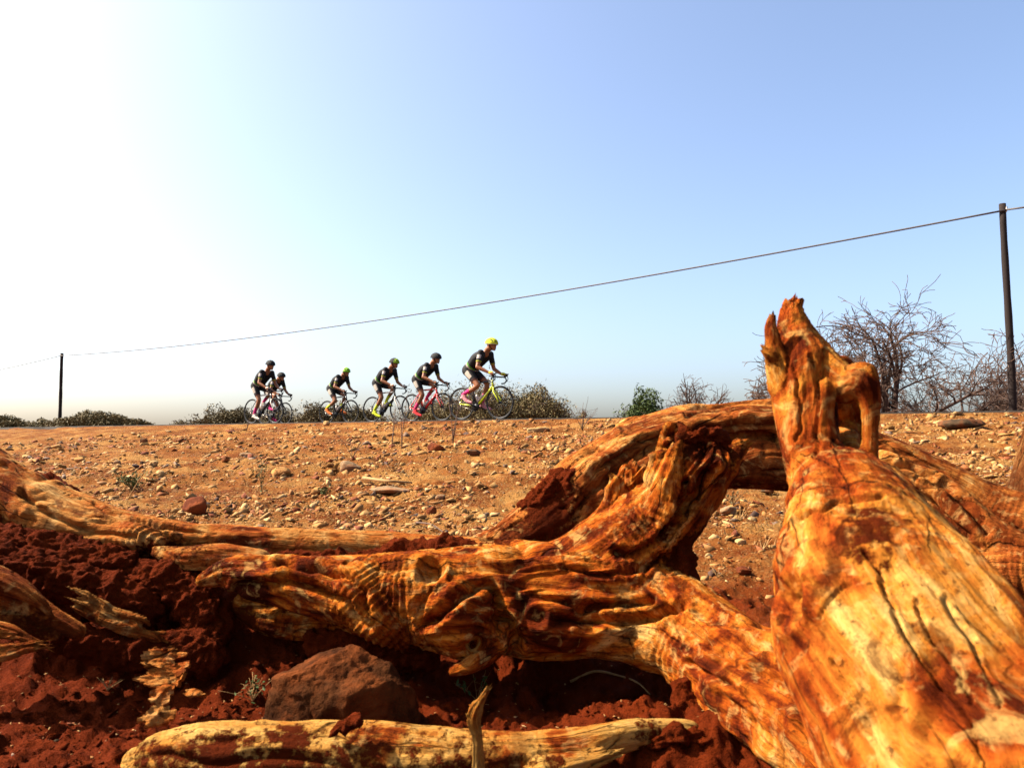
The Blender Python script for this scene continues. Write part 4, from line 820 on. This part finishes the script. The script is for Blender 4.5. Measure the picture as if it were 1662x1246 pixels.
def make_rider(root, crank, lean, head, cfg):
    BB = np.array([0, 0, .27]); hips = np.array([-.19, 0, 1.03]); tl = .53; sh = hips+np.array([math.cos(lean), 0, math.sin(lean)])*tl; ax = nrm(sh-hips); up = np.array([-ax[2], 0, ax[0]])
    ch, bone = [], []
    def add(nm, *p): ch.append(np.array([[*q, r] for q, r in p])); bone.append(nm)
    for s in (-1, 1):
        add('torso', (hips+[0, s*.065, 0], .122), (hips+ax*.16+up*.015+[0, s*.06, 0], .112), (hips+ax*.33+up*.025+[0, s*.08, 0], .118), (hips+ax*.47+[0, s*.11, 0], .092), (sh+[0, s*.165, -.005], .066))
    neck = sh+ax*.055+np.array([.01, 0, .045]); hd = sh+np.array([.140, 0, .135])+np.array(head)
    add('head', (sh+[0, 0, -.01], .065), (neck, .064), (hd+[-.015, 0, -.04], .070))
    add('head', (hd+[-.02, 0, .025], .088), (hd+[.02, 0, .02], .084), (hd+[.035, 0, -.035], .068), (hd+[.055, 0, -.085], .040))
    add('head', (hd+[.085, 0, .0], .016), (hd+[.112, 0, -.028], .013)); add('head', (hd+[.08, -.02, -.065], .016), (hd+[.08, .02, -.065], .016))
    for s in (-1, 1): add('head', (hd+[-.015, s*.086, -.01], .017), (hd+[-.01, s*.088, -.04], .012))
    feet, hands = [], []
    for s in (-1, 1):
        a = crank if s < 0 else crank+math.pi; ped = BB+np.array([.172*math.cos(a), s*.115, .172*math.sin(a)]); tip = .30+.25*math.cos(a-math.pi*.5-.6); heel = ped+np.array([-.125, 0, .075+.05*max(0, -math.cos(a))]); ank = heel+np.array([.015, 0, .065])
        hip = hips+[.01, s*.09, -.01]; kn = ik(hip, ank, .445, .435, np.array([1.0, s*.06, .3])); th_ = kn-hip; shn = ank-kn
        add('thigh', (hip, .098), (hip+th_*.35, .090), (hip+th_*.75, .068), (kn, .057)); add('shin', (kn, .056), (kn+shn*.28+nrm(np.cross(shn, [0, 1, 0]))*.012, .057), (kn+shn*.65, .042), (ank, .034), (heel+[.02, 0, .0], .034)); feet.append((s, heel, ped))
        shd = sh+[0, s*.165, -.01]; hand = np.array([.545, s*.212, .905]); el = ik(shd, hand+[-.07, 0, .035], .315, .285, np.array([-.35, s*.55, -.9])); wr = hand+[-.075, 0, .035]
        add('uparm', (shd, .060), (shd+(el-shd)*.5, .050), (el, .042)); add('forearm', (el, .042), (el+(wr-el)*.35, .041), (wr, .028)); add('hand', (wr, .028), (hand+[-.03, 0, .03], .033), (hand+[.0, 0, .024], .030)); hands.append((s, hand))
    V, Fq, S = fuse(ch, .0125, 3, 12, 4); idx = nearest(V, S); bn = np.array(bone)[S[idx][:, 14].astype(int)]; t = S[idx][:, 15]; N = vnormals(V, Fq)
    mb = MB(); mb.V = [V]; mb.F = Fq.tolist(); mb.n = len(V)
    for s, h in hands:                                               # fingers curl round the hoods, thumb inside
        for k, ln in enumerate((.9, 1.0, .95, .75)):
            q = h+np.array([.012-.019*k+.02, s*.022, .036]); mb.tube(catmull(np.array([q, q+[.012*ln, s*.018, -.018*ln], q+[.010, s*.012, -.046*ln], q+[.006, -s*.010, -.060*ln]]), 3), np.linspace(.0095, .0075, 10), 6, round_cap=True)
        q = h+np.array([-.03, -s*.02, .03]); mb.tube(catmull(np.array([q, q+[.02, -s*.014, -.006], q+[.045, -s*.014, -.018], q+[.06, -s*.008, -.026]]), 3), np.linspace(.0115, .008, 10), 6, round_cap=True)
    mb.build('body', M['skin'], root)
    def cloth(name, m, off, tone, mat=M['cloth']):
        f = Fq[m[Fq].all(1)]; used = np.unique(f); re = np.full(len(V), -1); re[used] = np.arange(len(used)); tone = np.hstack([tone, np.ones((len(V), 1))])
        return mesh_obj(name, V[used]+N[used]*off, re[f], mat, root, True, {'tone': tone[used]})
    along_t = (V-hips)@ax; side = np.abs(V[:, 1]); jer = np.tile(np.array(BLACK), (len(V), 1)); low = (bn == 'torso')
    jer[low & (along_t > .085) & (along_t < .115)] = (.45, .45, .45); jer[low & (along_t > .118) & (along_t < .148) & (side > .05)] = (.10, .40, .03)
    jer[(bn == 'uparm') & (t > .22) & (t < .40) & (N[:, 1]*np.sign(V[:, 1]) > .45)] = (.55, .55, .60); jer[(bn == 'uparm') & (t > .60) & (t < .68)] = (.35, .38, .03)
    cloth('jersey', ((bn == 'torso') & (along_t > .05)) | ((bn == 'uparm') & (t < .70)), .009, jer)
    shc = np.tile(np.array(BLACK), (len(V), 1)); shc[(bn == 'thigh') & (t > .16) & (t < .50) & (N[:, 1]*np.sign(V[:, 1]) > .84)] = WHITE; shc[(bn == 'thigh') & (t > .64)] = (.05, .012, .012)
    cloth('shorts', ((bn == 'torso') & (along_t <= .075)) | ((bn == 'thigh') & (t < .70)), .007, shc)
    cloth('sock', (bn == 'shin') & (t > .46) & (V[:, 1] > 0), .005, np.tile(np.array(cfg['sock']), (len(V), 1))); cloth('sock', (bn == 'shin') & (t > .46) & (V[:, 1] < 0), .005, np.tile(np.array(cfg['sock']), (len(V), 1)))
    [cloth('glove', (bn == 'hand') & (V[:, 1]*k > 0), .004, np.tile(np.array(cfg['glove']), (len(V), 1))) for k in (-1, 1)]
    for s, heel, ped in feet:
        toe = ped+np.array([.10, 0, .018]); a_, f_, _ = fuse([np.array([[*(heel+[-.03, 0, -.005]), .035], [*(heel+[.03, 0, .005]), .046], [*(ped+[.0, 0, .045]), .043], [*toe, .028]]), np.array([[*(heel+[.02, 0, .05]), .043], [*(heel+[.06, 0, .03]), .040]])], .009, 3, 10, 3)
        z0 = heel[2]-.03+(a_[:, 0]-heel[0])/(ped[0]-heel[0])*((ped[2]+.008)-(heel[2]-.03)); a_[:, 2] = np.maximum(a_[:, 2], z0); tn = np.tile(np.array([*cfg['shoe'], 1.0]), (len(a_), 1)); tn[a_[:, 2] < z0+.016] = (*cfg['sole'], 1)
        mesh_obj('shoe', a_, f_, M['cloth'], root, True, {'tone': tn})
    # helmet: a shell with vent slots and a strap
    U, W_ = np.meshgrid(np.linspace(0, math.pi*2, 49)[:-1], np.linspace(0, 1, 15), indexing='ij'); n1, n2 = U.shape; rad = np.sin(W_*math.pi*.53); hx = np.cos(U)*rad*.142; hy = np.sin(U)*rad*.108; hz = np.cos(W_*math.pi*.53)*.118
    vent = (np.sin(hy*150) > .35) & (W_ > .22) & (W_ < .82) & (np.abs(np.sin(hx*24+.9)) > .3); hz = hz-vent*.012; hx = hx*(1-vent*.05); hc_ = hd+[.0, 0, .025]
    V2 = np.stack([hx-.008, hy, hz], -1).reshape(-1, 3); tlt = .12; V2 = V2*1.08; V2 = V2@np.array([[math.cos(tlt), 0, -math.sin(tlt)], [0, 1, 0], [math.sin(tlt), 0, math.cos(tlt)]])+hc_
    F2 = np.array([[((a+1) % n1)*n2+b, a*n2+b, a*n2+b+1, ((a+1) % n1)*n2+b+1] for a in range(n1) for b in range(n2-1)])[:, ::-1]
    tn = np.tile(np.array([*cfg['helmet'], 1.0]), (len(V2), 1)); tn[vent.ravel()] = (.01, .01, .01, 1); 
    if 'helmet2' in cfg: tn[(hx.ravel() > cfg.get('split', .02)) & ~vent.ravel()] = (*cfg['helmet2'], 1)
    tn[(W_.ravel() > .93)] = (*cfg.get('rim', (.012, .012, .012)), 1); mesh_obj('helmet', V2, F2, M['cloth'], root, True, {'tone': tn})
    m = MB(); 
    for s in (-1, 1): m.tube([hd+[0, s*.09, .02], hd+[.015, s*.08, -.05], hd+[.04, s*.03, -.118]], .006, 4)
    m.build('chin_strap', M['black'], root)
    m = MB(); q = [hd+np.array([.078*math.cos(a)+.022, .088*math.sin(a), .012]) for a in np.linspace(-1.35, 1.35, 13)]; m.tube(q, [.008]+[.019]*11+[.008], 8); m.build('sunglasses', M['lens'], root)
NEON, PINK, REDC, MAG = (.62, .80, .01), (.80, .03, .22), (.70, .02, .03), (.70, .01, .25)
K = (.012, .012, .013); W8 = (.75, .75, .75)
RID = [  # px of the crank, distance, crank angle, lean, head, colours, bike paints, labels
 (774, 16.0, 2.75, .68, (.02,0,.03), dict(helmet=(.66,.82,.02), rim=(.7,.7,.7), sock=MAG, shoe=(.80,.35,.45), sole=W8, glove=(.62,.75,.02)), ((.55,.70,.01), K, (.55,.70,.01)), 'leading rider in black kit with neon yellow helmet and pink socks', 'black and neon yellow racing bicycle at the front of the group'),
 (688, 18.96, 4.2, .67, (.02,0,.02), dict(helmet=K, sock=PINK, shoe=REDC, sole=W8, glove=K), ((.72,.015,.015), (.60,.01,.01), (.72,.10,.10)), 'second rider in black helmet with pink socks and red shoes', 'bright red racing bicycle under the second rider'),
 (622, 20.25, 4.1, .67, (.02,0,.02), dict(helmet=K, helmet2=(.35,.65,.02), split=.06, sock=NEON, shoe=NEON, sole=NEON, glove=W8), (K, W8, W8), 'third rider with black helmet with neon green front and neon yellow shoes', 'black and white racing bicycle under the third rider'),
 (546, 22.6, 3.2, .66, (.01,0,-.01), dict(helmet=W8, helmet2=(.30,.75,.03), split=.0, sock=NEON, shoe=(.80,.20,.02), sole=W8, glove=K), (K, K, K), 'fourth rider crouched low in white and green helmet with neon socks', 'black racing bicycle under the crouched fourth rider'),
 (424, 21.0, 4.5, .74, (.01,0,.04), dict(helmet=K, sock=MAG, shoe=W8, sole=W8, glove=W8), (K, W8, W8), 'tall rider at the back in black helmet with magenta socks and white shoes', 'black bicycle with white fork at the back left'),
 (443, 24.2, 1.2, .70, (.02,0,-.03), dict(helmet=K, sock=MAG, shoe=MAG, sole=K, glove=K), (K, K, K), 'rider in black helmet half hidden behind the tall rear rider', 'black bicycle half hidden on the far side of the rear pair')]
for px, d, crank, lean, head, cfg, (c1, c2, c3), lr, lb in RID:
    x = (px-CX)/F_PX*d; s = road_s(x, d); z = ROAD_Z+float(np.interp(-s, [0, .6, 3.5, 6.9], [0, .012, .07, 0]))
    b = empty('bicycle', (x, d, z), -HEAD); tag(b, lb, 'bicycle', 'racing bicycles on the road'); make_bike(b, paint(c1), paint(c2), paint(c3), crank)
    r_ = empty('person', (x, d, z), -HEAD); tag(r_, lr, 'person', 'cyclists riding in a group'); make_rider(r_, crank, lean, head, cfg)
